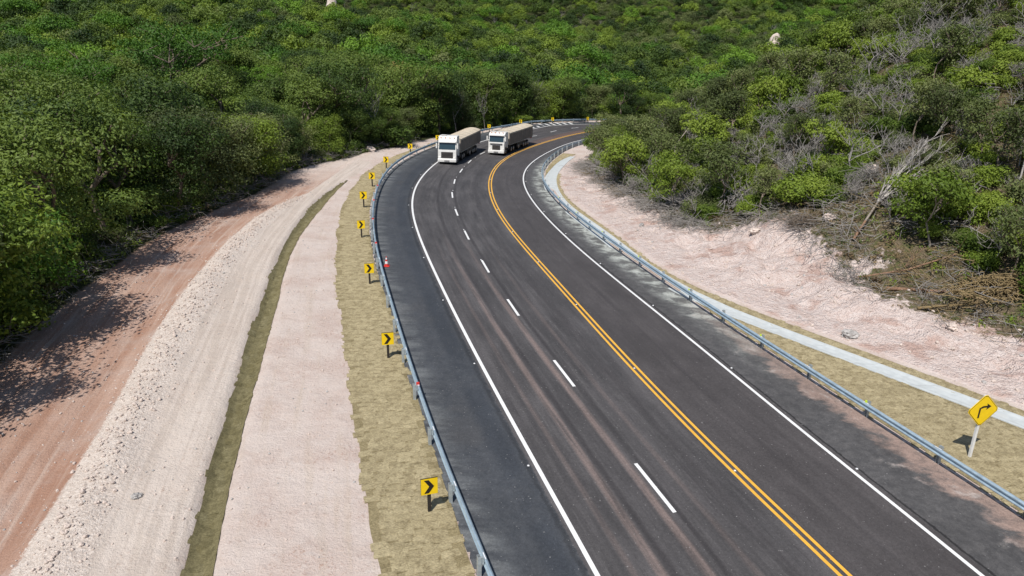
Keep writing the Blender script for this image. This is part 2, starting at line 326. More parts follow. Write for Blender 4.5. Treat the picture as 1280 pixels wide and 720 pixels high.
def asphalt_mat():
    g=G('asphalt',.78,.35); U,V=g.attr('u'),g.attr('v'); p=g.pos()
    st=g.comb(U,g.math('MULTIPLY',V,.03),0); st2=g.comb(U,g.math('MULTIPLY',V,.012),7.)
    s1=g.noise(st,5,5,.6); s2=g.noise(st2,16,4,.6); n=g.noise(p,.25,4,.6); f=g.noise(p,45,3,.75); m=g.noise(p,2.5,5,.65)
    lane=g.mix(g.ramp(s1,.3,.7),(0.0535,0.0504,0.0504),(0.0873,0.0811,0.0811))
    lane=g.mix(g.ramp(s2,.5,.72,0,.7),lane,(0.1025,0.0963,0.0956))
    lane=g.mix(g.ramp(s2,.48,.3,0,.6),lane,(0.0428,0.0397,0.0405))
    # wheel paths run darker
    w=g.math('ABSOLUTE',g.math('SUBTRACT',g.math('FRACT',U),.5)); wp=g.ramp(g.math('ABSOLUTE',g.math('SUBTRACT',w,.24)),.14,.02,0,.35)
    lane=g.mix(wp,lane,(0.0491,0.0468,0.0476))
    # browner carriageway on the inside of the bend
    lane=g.mix(g.ramp(U,2.95,3.05,0,.55),lane,(0.0601,0.0524,0.0509))
    # rusty dust drawn out along the paving joints
    def band(c0,wd): return g.ramp(g.math('ABSOLUTE',g.math('SUBTRACT',U,c0)),wd,wd*.15)
    nearf=g.ramp(V,62,34)
    for c0,wd,k in ((1.52,.07,.75),(1.9,.07,.8),(1.3,.05,.3),(2.3,.06,.25)):
        b=g.math('MULTIPLY',g.math('MULTIPLY',band(c0,wd),nearf),g.ramp(s2,.3,.6,.3*k,k)); lane=g.mix(b,lane,(0.2046,0.1558,0.1386))
    for c0,wd,k in ((1.62,.06,.8),(2.05,.05,.8),(2.6,.1,.5),(3.05,.03,.5),(3.5,.05,.35)):
        b=g.math('MULTIPLY',band(c0,wd),g.ramp(s1,.3,.6,.3*k,k)); lane=g.mix(b,lane,(0.0356,0.0325,0.0333))
    # left shoulder: newer, bluer, sealed
    sh=g.mix(g.ramp(m,.3,.7),(0.0458,0.0504,0.0573),(0.0600,0.0639,0.0700))
    sh=g.mix(g.ramp(n,.5,.7,0,.6),sh,(0.0701,0.0701,0.0716))
    bl=g.math('MULTIPLY',g.ramp(g.math('ABSOLUTE',g.math('SUBTRACT',U,.72)),.2,.05),g.ramp(n,.3,.55,0,.7)); sh=g.mix(bl,sh,(0.0334,0.0388,0.0472))
    du=g.math('MULTIPLY',g.ramp(U,.42,.08),g.ramp(g.noise(g.comb(U,V,0),1.2,5,.7),.35,.72)); sh=g.mix(g.math('MULTIPLY',du,.75),sh,(.19,.20,.20))
    c=g.mix(g.ramp(g.math('ADD',U,g.math('MULTIPLY',g.math('SUBTRACT',m,.5),.05)),.945,.925),lane,sh)
    # right shoulder: slurry splashed from the channel, red earth near the rail
    rs=g.mix(g.ramp(m,.3,.7),(0.0609,0.0593,0.0593),(0.0937,0.0899,0.0884))
    spl=g.noise(g.comb(g.math('MULTIPLY',U,1.4),g.math('MULTIPLY',V,.55),0),1.5,5,.65,.3)
    spm=g.math('MULTIPLY',g.ramp(U,4.30,4.85),g.ramp(V,30,44)); spm=g.math('MULTIPLY',spm,g.ramp(V,118,96))
    rs=g.mix(g.math('MULTIPLY',spm,g.ramp(spl,.42,.62,.12,.9)),rs,(.44,.46,.42))
    rd=g.math('MULTIPLY',g.ramp(g.math('ADD',U,g.math('MULTIPLY',g.math('SUBTRACT',spl,.5),1.0)),4.66,4.86),g.ramp(V,46,28))
    rs=g.mix(g.math('MULTIPLY',rd,g.ramp(m,.3,.6,.55,.95)),rs,(.285,.205,.17))
    wh=g.math('MULTIPLY',g.math('MULTIPLY',g.ramp(spl,.58,.72),g.ramp(U,4.35,4.6)),g.ramp(V,60,40)); rs=g.mix(g.math('MULTIPLY',wh,.6),rs,(.42,.38,.35))
    c=g.mix(g.ramp(U,4.06,4.09),c,rs)
    crack=g.math('MULTIPLY',g.ramp(g.math('ABSOLUTE',g.math('SUBTRACT',g.math('ADD',U,g.math('MULTIPLY',g.math('SUBTRACT',m,.5),.06)),4.10)),.022,.006),.85); c=g.mix(crack,c,(0.0135,0.0123,0.0123))
    crack2=g.math('MULTIPLY',g.ramp(g.math('ABSOLUTE',g.math('SUBTRACT',g.math('ADD',U,g.math('MULTIPLY',g.math('SUBTRACT',m,.5),.1)),.9)),.045,.008),.5); c=g.mix(crack2,c,(0.0145,0.0152,0.0166))
    # rusty tint in the far part of the bend
    c=g.mix(g.math('MULTIPLY',g.math('MULTIPLY',g.ramp(V,118,135),band(2.78,.35)),.5),c,(.17,.10,.075))
    br=g.ramp(f,.25,.75,.72,1.28); c=g.mix(1,c,g.comb(br,br,br),'MULTIPLY')
    # grey-white flecks
    patch=g.ramp(g.noise(g.comb(U,g.math('MULTIPLY',V,.12),2),2.2,5,.7),.3,.7,.88,1.13); c=g.mix(1,c,g.comb(patch,patch,patch),'MULTIPLY'); gr=g.ramp(g.noise(p,9,4,.85),.3,.7,.82,1.2); c=g.mix(1,c,g.comb(gr,gr,gr),'MULTIPLY')
    tar=g.ramp(g.noise(g.comb(U,g.math('MULTIPLY',V,.35),5),3.5,5,.75,.8),.66,.74,0,.45); c=g.mix(tar,c,(.032,.030,.030))
    fl=g.ramp(g.noise(p,11,2,.4),.72,.755,0,.6); c=g.mix(fl,c,(.3,.29,.28))
    g.col(c); g.bump(f,.35,.008); return g.m
def paint(name,c,wear=.25):
    g=G(name,.6,.35); p=g.pos(); n=g.noise(p,3,5,.7); f=g.noise(p,35,3,.7)
    k=g.mix(g.ramp(n,.35,.7),c,tuple(x*.86 for x in c)); k=g.mix(g.ramp(f,.62,.74,0,wear),k,(.12,.11,.11)); g.col(k); return g.m
def sod_mat(name,a,b,dark):
    g=G(name,.95,.1); o=g.obj(); p=g.pos(); n=g.noise(p,3,4,.7); f=g.noise(g.scale(p,(.6,1,1)),20,5,.82)
    c=g.mix(o,a,b); c=g.mix(g.ramp(n,.42,.68,0,.7),c,dark); br=g.ramp(f,.3,.7,.60,1.28); c=g.mix(1,c,g.comb(br,br,br),'MULTIPLY')
    g.col(c); g.bump(f,1,.05); return g.m
def leaf(name,stops,rough=.55,trans=.22):
    m=bpy.data.materials.new(name); m.use_nodes=True; t=m.node_tree; g=G.__new__(G); g.m=m; g.t=t; g.b=t.nodes['Principled BSDF']
    o=g.obj(); ti=g.attr('tint'); n=g.noise(g.pos(),.06,2)
    f=g.math('ADD',g.math('MULTIPLY',o,.50),g.math('ADD',g.math('MULTIPLY',ti,.30),g.math('MULTIPLY',g.ramp(n,.3,.7),.2)))
    f=g.ramp(f,.18,.78); c=g.cramp(f,stops); g.t.links.new(c,g.b.inputs['Base Color'])
    g.b.inputs['Roughness'].default_value=rough; g.b.inputs['Specular IOR Level'].default_value=.25
    tr=g.n('ShaderNodeBsdfTranslucent'); g.t.links.new(g.mix(1,c,(1.3,1.25,.5),'MULTIPLY'),tr.inputs[0])
    ms=g.n('ShaderNodeMixShader'); ms.inputs[0].default_value=trans
    g.t.links.new(g.b.outputs[0],ms.inputs[1]); g.t.links.new(tr.outputs[0],ms.inputs[2]); g.t.links.new(ms.outputs[0],t.nodes['Material Output'].inputs[0])
    return m
def bark(name,a,b):
    g=G(name,.9,.1); p=g.n('ShaderNodeTexCoord').outputs['Object']; n=g.noise(g.scale(p,(1,1,.3)),7,4,.7); c=g.mix(g.ramp(n,.3,.7),a,b)
    g.col(g.mix(g.math('MULTIPLY',g.obj(),.5),c,tuple((x+y)/2*.7 for x,y in zip(a,b)))); g.bump(n,.6,.02); return g.m
M={}
M['earth']=ground_mat(); M['asphalt']=asphalt_mat()
M['white']=paint('white_road_paint',(.80,.80,.78)); M['yellow']=paint('yellow_road_paint',(.80,.43,.055),.4)
M['sod']=sod_mat('dry_turf',(.395,.33,.195),(.48,.405,.245),(.235,.19,.105))
M['turf_joint']=sod_mat('turf_joints',(.29,.235,.13),(.33,.275,.155),(.20,.16,.085))
M['sod_dark']=sod_mat('ditch_turf',(.18,.155,.075),(.265,.235,.13),(.115,.10,.05))
M['steel']=flat('galvanised_steel',(.42,.53,.60),.42,.5,.45,.12,4)
M['steel_post']=flat('post_steel',(.45,.49,.50),.5,.4,.4)
M['concrete']=flat('concrete',(.50,.53,.525),.9,.2,0,.08,2.5,(.42,.40,.36))
M['signyel']=flat('sign_yellow',(.86,.585,.008),.45,.4,0,.04)
M['signblk']=flat('sign_black',(.018,.014,.012),.5,.3)
M['postdark']=flat('dark_wood_post',(.035,.03,.026),.8,.2)
M['postwhite']=flat('white_painted_post',(.72,.72,.70),.6,.3,0,.06,5,(.5,.45,.4))
M['cab']=flat('white_cab_paint',(.72,.71,.67),.3,.5,0,.05,2,(.6,.56,.5))
M['dark']=flat('black_plastic',(.022,.021,.021),.55,.4)
M['chassis']=flat('chassis_dark',(.04,.036,.034),.7,.3,0,.3)
M['tyre']=flat('tyre_rubber',(.025,.024,.023),.85,.2)
M['rim']=flat('steel_rim',(.35,.34,.33),.4,.5,.6)
M['grille']=flat('grille_grey',(.10,.088,.078),.5,.4)
M['panel']=flat('trailer_side_board',(.24,.20,.165),.7,.3,0,.15,1.5,(.10,.08,.065))
M['tarp']=flat('beige_tarpaulin',(.56,.49,.38),.85,.2,0,.1,.8)
M['trim']=flat('trailer_trim',(.42,.38,.32),.6,.3)
M['lamp']=flat('lamp_lens',(.75,.74,.70),.15,.6)
M['orange']=flat('orange_lens',(.7,.22,.02),.3,.5)
M['red']=flat('red_reflective',(.62,.04,.03),.5,.4); M['reflw']=flat('white_reflective',(.8,.8,.8),.4,.5); M['lime']=flat('yellow_reflector',(.62,.80,.05),.35,.5)
gl=G('windscreen_glass',.06,.8); gl.col((.022,.045,.055)); M['glass']=gl.m
M['rock']=flat('pale_rock',(.58,.49,.43),.95,.1,0,.25,3,(.40,.31,.26)); M['rockg']=flat('grey_rock',(.40,.38,.36),.95,.1,0,.25,3)
M['bark']=bark('grey_brown_bark',(.13,.10,.075),(.25,.205,.16)); M['barkpale']=bark('pale_bark',(.38,.33,.28),(.22,.19,.155))
M['dead']=bark('dead_grey_wood',(.39,.365,.34),(.25,.23,.21)); M['redwood']=bark('fresh_broken_wood',(.30,.185,.12),(.21,.13,.085)); M['strawroot']=bark('straw_coloured_roots',(.33,.25,.13),(.20,.145,.075))
M['lf_mid']=leaf('leaves_mid_green',[(0,(.036,.066,.014)),(.45,(.094,.150,.021)),(1,(.20,.275,.034))])
M['lf_dark']=leaf('leaves_deep_green',[(0,(.026,.050,.014)),(.5,(.068,.115,.021)),(1,(.15,.21,.04))])
M['lf_bright']=leaf('leaves_bright_green',[(0,(0.056,0.127,0.017)),(.5,(0.096,0.202,0.021)),(1,(0.157,0.279,0.028))])
M['lf_olive']=leaf('leaves_olive',[(0,(.062,.080,.026)),(.5,(.115,.150,.045)),(1,(.185,.215,.075))])
M['lf_gold']=leaf('leaves_yellowing',[(0,(0.160,0.139,0.042)),(.5,(0.272,0.217,0.063)),(1,(0.384,0.295,0.098))])
M['lf_lime']=leaf('leaves_yellow_green',[(0,(.060,.098,.014)),(.5,(.125,.190,.022)),(1,(.22,.29,.04))])
# ---------------------------------------------------------------- the ground
def grid(xs,ys,cut=None):
    X,Y=np.meshgrid(xs,ys); nx,ny=len(xs),len(ys); i=np.arange(nx*ny).reshape(ny,nx)
    F=np.stack([i[:-1,:-1],i[:-1,1:],i[1:,1:],i[1:,:-1]],-1).reshape(-1,4)
    return X.ravel(),Y.ravel(),F
def zone_attrs(X,Y):
    sdl=lambda c,w=1.: np.clip(.5+(c)/w,0,1)
    a={}
    a['lat']=X-cDR(np.clip(Y,0,84)); a['lon']=Y
    a['bench']=np.minimum(sdl(cDL(Y)-X,1.5),sdl(X-cWL(Y)))*(Y<95)+ .4*(Y>=95)*(X<cSL(Y)-2)
    a['red']=np.minimum(sdl(cWL(np.minimum(Y,74))-X),sdl(X-cF(Y)+1.))
    a['redfade']=ss(98,64,Y)
    wlr=np.minimum(sdl(cWR(Y)-X,1.2),sdl(X-cWL(Y),1.2)); a['gravel']=wlr*ss(72,58,Y)
    d=hilld(X,Y); a['cut']=ss(.0,.6,d)
    sx=np.interp(Y,SHR[:,1],SHR[:,0]); dl_=X-sx; a['litter']=np.where(Y<190,sdl(dl_-.3,3.)*(1-.62*ss(-.05,.35,fbm(X,Y,5,83,3))*(1-ss(3,9,dl_))),0)
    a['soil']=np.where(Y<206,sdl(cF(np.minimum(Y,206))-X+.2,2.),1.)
    return a
SHR=np.array([(38,0),(34.5,20),(29,33),(27.3,35.3),(25.6,38.1),(23.9,39.8),(21.9,42.5),(22.1,47.6),(21.4,53),(18,58),(14.6,60.5),(12.7,69.6),(10.8,78.8),(9.5,94.6),(10.2,110),(13.5,120),(18.5,131),(27,142),(40,151),(64,160),(114,172)],float)
def ground(name,xs,ys,cut=None,dz=0,sel=None):
    X,Y,F=grid(xs,ys); Z=(H(X,Y,.44,2.15) if cut is None else H0(X,Y))+dz
    if cut is not None:
        cx=X[F].mean(1); cy=Y[F].mean(1); 
        for q in cut: F=F[~((cx>q[0])&(cx<q[1])&(cy>q[2])&(cy<q[3]))]; cx=X[F].mean(1); cy=Y[F].mean(1)
    at=zone_attrs(X,Y)
    return X,Y,Z,F,at
X,Y,Z,F,at=ground('g',np.arange(-46,46.01,.25),np.arange(8,130.01,.25))
def submesh(name,sel,**k):
    f=F[sel]; u,inv=np.unique(f.ravel(),return_inverse=True)
    me=npmesh(name,np.stack([X,Y,Z],1)[u],inv.reshape(-1,4),{a:v[u] for a,v in at.items()},True,[M['earth']])
    return tag(link(name,me),kind='structure')
fx,fy=X[F].mean(1),Y[F].mean(1)
iswin=(fx>cWL(fy)-.1)&(fx<cWR(fy)+.1)&(fy<70); isdirt=(~iswin)&(fx<=cWL(fy))&(fx>cF(fy)-.5)&(fy<112)
isben=(~iswin)&(~isdirt)&(fx<cLB(fy))&(fx>cF(fy))
iscut=(hilld(fx,fy)>0)
rest=~(iswin|isdirt|isben|iscut)
submesh('dirt_road',isdirt); submesh('gravel_bank',iswin); submesh('graded_earth',isben); submesh('hillside',iscut); submesh('ground',rest)
X,Y,Z,F,at=ground('v',np.arange(-46,80.01,.5),np.arange(130,190.01,.5))
fx,fy=X[F].mean(1),Y[F].mean(1); iscut=(hilld(fx,fy)>0)
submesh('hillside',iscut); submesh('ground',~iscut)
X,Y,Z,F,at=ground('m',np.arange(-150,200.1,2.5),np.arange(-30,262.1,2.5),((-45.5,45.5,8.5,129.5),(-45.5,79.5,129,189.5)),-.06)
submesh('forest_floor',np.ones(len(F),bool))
X,Y,Z,F,at=ground('f',np.arange(-1300,1301,14.),np.arange(-300,1700,14.),((-146,196,-24,256),),-.4)
submesh('far_hills',np.ones(len(F),bool))
# ---------------------------------------------------------------- the road
ys=np.arange(0,186.1,1.0)
cols=[]; uu=[]
cuts=[(lambda y:cLB(y)-.25,-.08),(cLB,0),(cL,1),(cD,2),(cY,3),(cR,4),(cRB,5),(lambda y:cRB(y)+.25,5.08)]
for k in range(len(cuts)-1):
    (a,ua),(b,ub)=cuts[k],cuts[k+1]; nn=1 if ub-ua<.2 else 6
    for j in range(nn): t=j/nn; cols.append(a(ys)*(1-t)+b(ys)*t); uu.append(np.full(len(ys),ua*(1-t)+ub*t))
cols.append(cuts[-1][0](ys)); uu.append(np.full(len(ys),5.08))
RX=np.stack(cols,1); RY=np.repeat(ys[:,None],RX.shape[1],1); RU=np.stack(uu,1); RZ=surf(RX,RY)
n0,n1=RX.shape; i=np.arange(n0*n1).reshape(n0,n1); F=np.stack([i[:-1,:-1],i[:-1,1:],i[1:,1:],i[1:,:-1]],-1).reshape(-1,4)
Vt=np.stack([RX.ravel(),RY.ravel(),RZ.ravel()],1)
# skirts
def skirt(col):
    top=i[:,col]; b=len(Vt); v=Vt[top].copy(); v[:,2]-=.2; q=np.arange(b,b+len(top)); f=np.stack([top[:-1],top[1:],q[1:],q[:-1]],1); return v,f
ua=RU.ravel(); va=RY.ravel()
for col in (0,n1-1):
    v,f=skirt(col); F=np.concatenate([F,f]); ua=np.concatenate([ua,RU[:,col]]); va=np.concatenate([va,RY[:,col]]); Vt=np.concatenate([Vt,v])
road=tag(link('road',npmesh('road',Vt,F,{'u':ua,'v':va},True,[M['asphalt']])),kind='structure')
def densify(c,y0,y1,step=.7):
    y=np.arange(y0,y1,.25); x=c(y); s=np.concatenate([[0],np.cumsum(np.hypot(np.diff(x),np.diff(y)))])
    q=np.arange(0,s[-1],step); return np.interp(q,s,x),np.interp(q,s,y)
def smooth1(a,k=5):
    p=np.pad(a,k,mode='edge'); 
    p[:k]=a[0]-(np.arange(k,0,-1))*(a[1]-a[0]); p[-k:]=a[-1]+np.arange(1,k+1)*(a[-1]-a[-2])
    return np.convolve(p,np.ones(2*k+1)/(2*k+1),'valid')
def normals(x,y):
    tx,ty=np.gradient(x),np.gradient(y); l=np.hypot(tx,ty); return ty/l,-tx/l   # to the right of travel
def ribbon(name,x,y,o0,o1,mat,parent,dz=.006,jit=0):
    nx,ny=normals(x,y); rng=np.random.RandomState(3); j=(rng.rand(len(x))-.5)*jit
    a=np.stack([x+nx*(o0+j),y+ny*(o0+j)],1); b=np.stack([x+nx*(o1+j),y+ny*(o1+j)],1)
    P=np.concatenate([a,b]); z=surf(P[:,0],P[:,1])+dz; n=len(x); k=np.arange(n-1)
    return link(name,npmesh(name,np.column_stack([P,z]),np.stack([k,k+n,k+n+1,k+1],1),None,True,[mat]),None,parent)
def line(c,y0=2,y1=180,k=6):
    x,y=densify(c,y0,y1); return smooth1(x,k),smooth1(y,k)
x,y=line(cL); ribbon('edge_line',x,y,-.085,.085,M['white'],road)
x,y=line(cR); ribbon('edge_line',x,y,-.075,.075,M['white'],road)
x,y=line(cY); ribbon('centre_line',x,y,-.22,-.085,M['yellow'],road); ribbon('centre_line',x,y,.085,.22,M['yellow'],road)
for a in DATA['dash']+[[9.0,13.0,8.0,15.9]]:
    n=8; t=np.linspace(0,1,n); yy=a[1]+(a[3]-a[1])*t; xx=a[0]+(a[2]-a[0])*t
    ribbon('lane_dash',xx,yy,-.075,.075,M['white'],road)
for (y0,) in ((118.6,),(127.2,),(159.5,)):
    xx,yy=densify(cD,y0,y0+2.8,.4); ribbon('lane_dash',xx,yy,-.07,.07,M['white'],road)
# slanted white bars painted on the far shoulder
x,y=line(cL,134,176); nx,ny=normals(x,y); s=np.arange(len(x))*.7
for k in range(13):
    q=4+k*3
    if q+2>=len(x): break
    lbx=x[q]-nx[q]*.45; lby=y[q]-ny[q]*.45; ex=x[q]-nx[q]*3.0-ny[q]*-1.6*-1; ey=y[q]-ny[q]*3.0+nx[q]*-1.6*-1
    tdx,tdy=ex-lbx,ey-lby; l=math.hypot(tdx,tdy); pxn,pyn=-tdy/l*.28,tdx/l*.28
    P=np.array([(lbx-pxn,lby-pyn),(lbx+pxn,lby+pyn),(ex+pxn,ey+pyn),(ex-pxn,ey-pyn)])
    link('shoulder_bar',npmesh('shoulder_bar',np.column_stack([P,surf(P[:,0],P[:,1])+.006]),[[0,1,2,3]],None,False,[M['white']]),None,road)
# raised white studs beside the lines
smb=MB(); smb.box(-.045,.045,-.04,.04,0,.025,taper=(.7,.7)); st0=smb.build('road_stud',M['reflw'],road)
st_me=st0.data; spots=[]
for c,off in ((cL,-.32),(cR,.30),(cY,0),(cD,0)):
    x,y=line(c,12,110,2); nx,ny=normals(x,y); L=len(x)
    for q in range(6,L,int(round(9/.7))): spots.append((x[q]+nx[q]*off,y[q]+ny[q]*off))
for k,(sx,sy) in enumerate(spots):
    o=st0 if k==0 else link('road_stud',st_me,None,road)
    o.location=(sx,sy,float(surf(sx,sy))+.004)
# ---------------------------------------------------------------- turf laid in blocks
rng=np.random.RandomState(5)
def block_mesh(k,mat):
    r=np.random.RandomState(40+k); g_=np.linspace(-.5,.5,4); XX,YY=np.meshgrid(g_,g_); XX=XX+r.randn(4,4)*.03; YY=YY+r.randn(4,4)*.03
    ZZ=.4+r.randn(4,4)*.13; ZZ[[0,-1],:]-=.12; ZZ[:,[0,-1]]-=.12
    V=[(a,b,c) for a,b,c in zip(XX.ravel(),YY.ravel(),ZZ.ravel())]; idx=np.arange(16).reshape(4,4)
    Fq=[(idx[a,b],idx[a,b+1],idx[a+1,b+1],idx[a+1,b]) for a in range(3) for b in range(3)]
    ring=[0,1,2,3,7,11,15,14,13,12,8,4]; b0=len(V); V+=[(V[q][0],V[q][1],-.6) for q in ring]
    Fq+=[(ring[(q+1)%12],ring[q],b0+q,b0+(q+1)%12) for q in range(12)]
    return npmesh('turf_block',V,Fq,None,False,[mat])
BL=[block_mesh(k,M['sod']) for k in range(4)]; BD=[block_mesh(k,M['sod_dark']) for k in range(4)]
def strip_sheet(name,a,b,y0,y1,mat,dz,n=9):
    ys=np.arange(y0,y1,.5); t=np.linspace(0,1,n); A=a(ys);B=np.maximum(b(ys),A+.02)
    XX=A[:,None]*(1-t)+B[:,None]*t; YY=np.repeat(ys[:,None],n,1); ZZ=H(XX,YY)+dz
    i=np.arange(XX.size).reshape(XX.shape); F=np.stack([i[:-1,:-1],i[:-1,1:],i[1:,1:],i[1:,:-1]],-1).reshape(-1,4)
    return link(name,npmesh(name,np.stack([XX.ravel(),YY.ravel(),ZZ.ravel()],1),F,None,True,[mat]))
NG={}
def scatter(name,P,rz,sc,idx,srcs,mat=None,tilt=None,parent=None,scz=None):
    """one object of kind stuff holding many small copies"""
    n=len(P); me=bpy.data.meshes.new(name); me.vertices.add(n); me.vertices.foreach_set('co',np.asarray(P,np.float32).ravel())
    def at(nm,ty,v):
        a=me.attributes.new(nm,ty,'POINT'); a.data.foreach_set('vector' if ty=='FLOAT_VECTOR' else 'value',np.asarray(v,np.float32 if ty!='INT' else np.int32).ravel())
    rot=np.zeros((n,3)); rot[:,2]=rz
    if tilt is not None: rot[:,:2]=tilt
    s3=np.repeat(np.asarray(sc,float).reshape(n,-1),3,1)[:,:3] if np.ndim(sc)==1 else np.asarray(sc,float)
    at('rot','FLOAT_VECTOR',rot); at('scl','FLOAT_VECTOR',s3); at('pick','INT',idx); me.update()
    o=link(name,me,None,parent); o['kind']='stuff'
    ng=bpy.data.node_groups.new(name,'GeometryNodeTree'); ng.interface.new_socket('Geometry',in_out='INPUT',socket_type='NodeSocketGeometry'); ng.interface.new_socket('Geometry',in_out='OUTPUT',socket_type='NodeSocketGeometry')
    N=ng.nodes; Lk=ng.links; gi=N.new('NodeGroupInput'); go=N.new('NodeGroupOutput'); jn=N.new('GeometryNodeJoinGeometry')
    def named(nm,ty):
        a=N.new('GeometryNodeInputNamedAttribute'); a.data_type=ty; a.inputs[0].default_value=nm; return a.outputs[0]
    r=named('rot','FLOAT_VECTOR'); s=named('scl','FLOAT_VECTOR'); p=named('pick','INT')
    for k,src in enumerate(srcs):
        oi=N.new('GeometryNodeObjectInfo'); oi.inputs['Object'].default_value=src; oi.transform_space='ORIGINAL'
        cmp=N.new('FunctionNodeCompare'); cmp.data_type='INT'; cmp.operation='EQUAL'; Lk.new(p,cmp.inputs[2]); cmp.inputs[3].default_value=k
        ip=N.new('GeometryNodeInstanceOnPoints'); Lk.new(gi.outputs[0],ip.inputs['Points']); Lk.new(cmp.outputs[0],ip.inputs['Selection'])
        Lk.new(oi.outputs['Geometry'],ip.inputs['Instance']); Lk.new(r,ip.inputs['Rotation']); Lk.new(s,ip.inputs['Scale']); Lk.new(ip.outputs[0],jn.inputs[0])
    Lk.new(jn.outputs[0],go.inputs[0]); md=o.modifiers.new('scatter','NODES'); md.node_group=ng
    return o
def tangent(c,y):
    return math.atan2(-(float(c(y+1.5))-float(c(y-1.5))),3.0)   # rotation about z of the local +y axis
def lay_turf(root,a,b,y0,y1,blocks,row=.36,wid=.54,limit=300,minw=.35,seed=1,ragged=.2):
    r=np.random.RandomState(seed); out=[]; y=y0
    while y<y1:
        A,B=float(a(y)),float(b(y)); th=tangent(a,y); W=(B-A)
        if W>minw:
            B2=B; off=r.rand()*wid*.5; x=A-off+r.randn()*.04
            while x<B2:
                w_=wid*(1+r.randn()*.1); cx=x+w_/2
                if cx-w_*.5>A-ragged-.15 and cx+w_*.5<B+.10+ragged*.2:
                    out.append((cx,y+ (cx-A)*math.tan(th)*-0.0+r.randn()*.02,th+r.randn()*.03,w_*.985))
                x+=w_
        y+=row*math.cos(th)
    out.sort(key=lambda q:math.hypot(q[0],q[1])); P=[]; 
    O=np.array(out); e=.2; z=H(O[:,0],O[:,1]); gx=(H(O[:,0]+e,O[:,1])-H(O[:,0]-e,O[:,1]))/(2*e); gy=(H(O[:,0],O[:,1]+e)-H(O[:,0],O[:,1]-e))/(2*e)
    co,si=np.cos(O[:,2]),np.sin(O[:,2])
    P=np.column_stack([O[:,0],O[:,1],z+.034,-gx*si+gy*co,-(gx*co+gy*si),O[:,2],O[:,3],np.full(len(O),row*.995)]).tolist()
    for k,q in enumerate(P[:limit]):
        o=link('turf_block',blocks[k%4],None,root,(q[0],q[1],q[2])); o.rotation_euler=(math.atan(q[3])+r.randn()*.015,math.atan(q[4])+r.randn()*.015,q[5]); o.scale=(q[6],q[7],.034)
    Q=P[limit:]
    if Q:
        Q=np.array(Q); k=r.randint(0,4,len(Q))
        srcs=[bpy.data.objects.new('turf_block_source',m) for m in blocks]
        scatter('turf_blocks',Q[:,:3],Q[:,5],np.stack([Q[:,6],Q[:,7],np.full(len(Q),.034)],1),k,srcs,tilt=np.arctan(Q[:,3:5]),parent=root)
def wob(c,amp,seed): return lambda y: c(y)+amp*(vnoise(np.asarray(y,float),0*np.asarray(y,float),1.7,seed)-.5)*2
v1=strip_sheet('sod_verge',wob(cSL,.16,3),wob(lambda y:cSR(y)+.03,.05,4),9,116,M['turf_joint'],.03); tag(v1,kind='structure')
lay_turf(v1,wob(cSL,.16,3),wob(cSR,.05,4),9,116,BL,seed=11,ragged=.0)
aR=lambda y:cRB(y)+.45
v2=strip_sheet('sod_verge',aR,lambda y:np.maximum(cSD(y)-.05,aR(y)+.03),10,118,M['turf_joint'],.03); tag(v2,kind='structure')
lay_turf(v2,aR,lambda y:cSD(y)-.02,12,117,BL,seed=12,minw=.3,ragged=0)
v3=strip_sheet('sod_verge',cSU,cHU,18,96,M['turf_joint'],.03); tag(v3,kind='structure')
lay_turf(v3,cSU,lambda y:np.maximum(cHU(y),cSU(y)+.5),18,95,BL,seed=13,wid=.5,minw=.2,ragged=.1)
v4=strip_sheet('ditch',wob(lambda y:cDL(y)+.02,.08,6),wob(lambda y:cDR(y)+.02,.08,7),9,81,M['sod_dark'],.03); tag(v4,kind='structure')
lay_turf(v4,wob(cDL,.08,6),wob(cDR,.08,7),9,81,BD,seed=14,wid=.42,row=.4,minw=.2,ragged=-.05)
# concrete drainage channel in cast slabs
ch=empty('drainage_channel',(float(cSD(40)),40,float(H(cSD(40),40)))); tag(ch,'pale concrete drainage channel of cast slabs running behind the right guard rail','drain channel')
y=18.0
while y<112:
    ln=2.9*math.cos(tangent(cSD,y)); yy=np.linspace(y,y+ln-.03,5); a=cSD(yy); b=np.maximum(cSU(yy),a+.6); ts=[-.02,0,.12,.3,.7,.88,1,1.02]; hs=[-.1,.055,.055,.02,.02,.055,.055,-.1]
    V=[];
    for k in range(5):
        base=float(H((a[k]+b[k])/2,yy[k]))
        za=float(H(a[k],yy[k])); zb=float(H(b[k],yy[k]))
        for t,h_ in zip(ts,hs): V.append((a[k]*(1-t)+b[k]*t-ch.location.x,yy[k]-40,za*(1-t)+zb*t+h_-ch.location.z))
    Fq=[(k*8+j,k*8+j+1,(k+1)*8+j+1,(k+1)*8+j) for k in range(4) for j in range(7)]
    Fq+=[tuple(range(8))[::-1],tuple(range(32,40))]
    me=bpy.data.meshes.new('concrete_slab'); me.from_pydata(V,[],Fq); me.materials.append(M['concrete']); me.update(); link('concrete_slab',me,None,ch)
    y+=ln
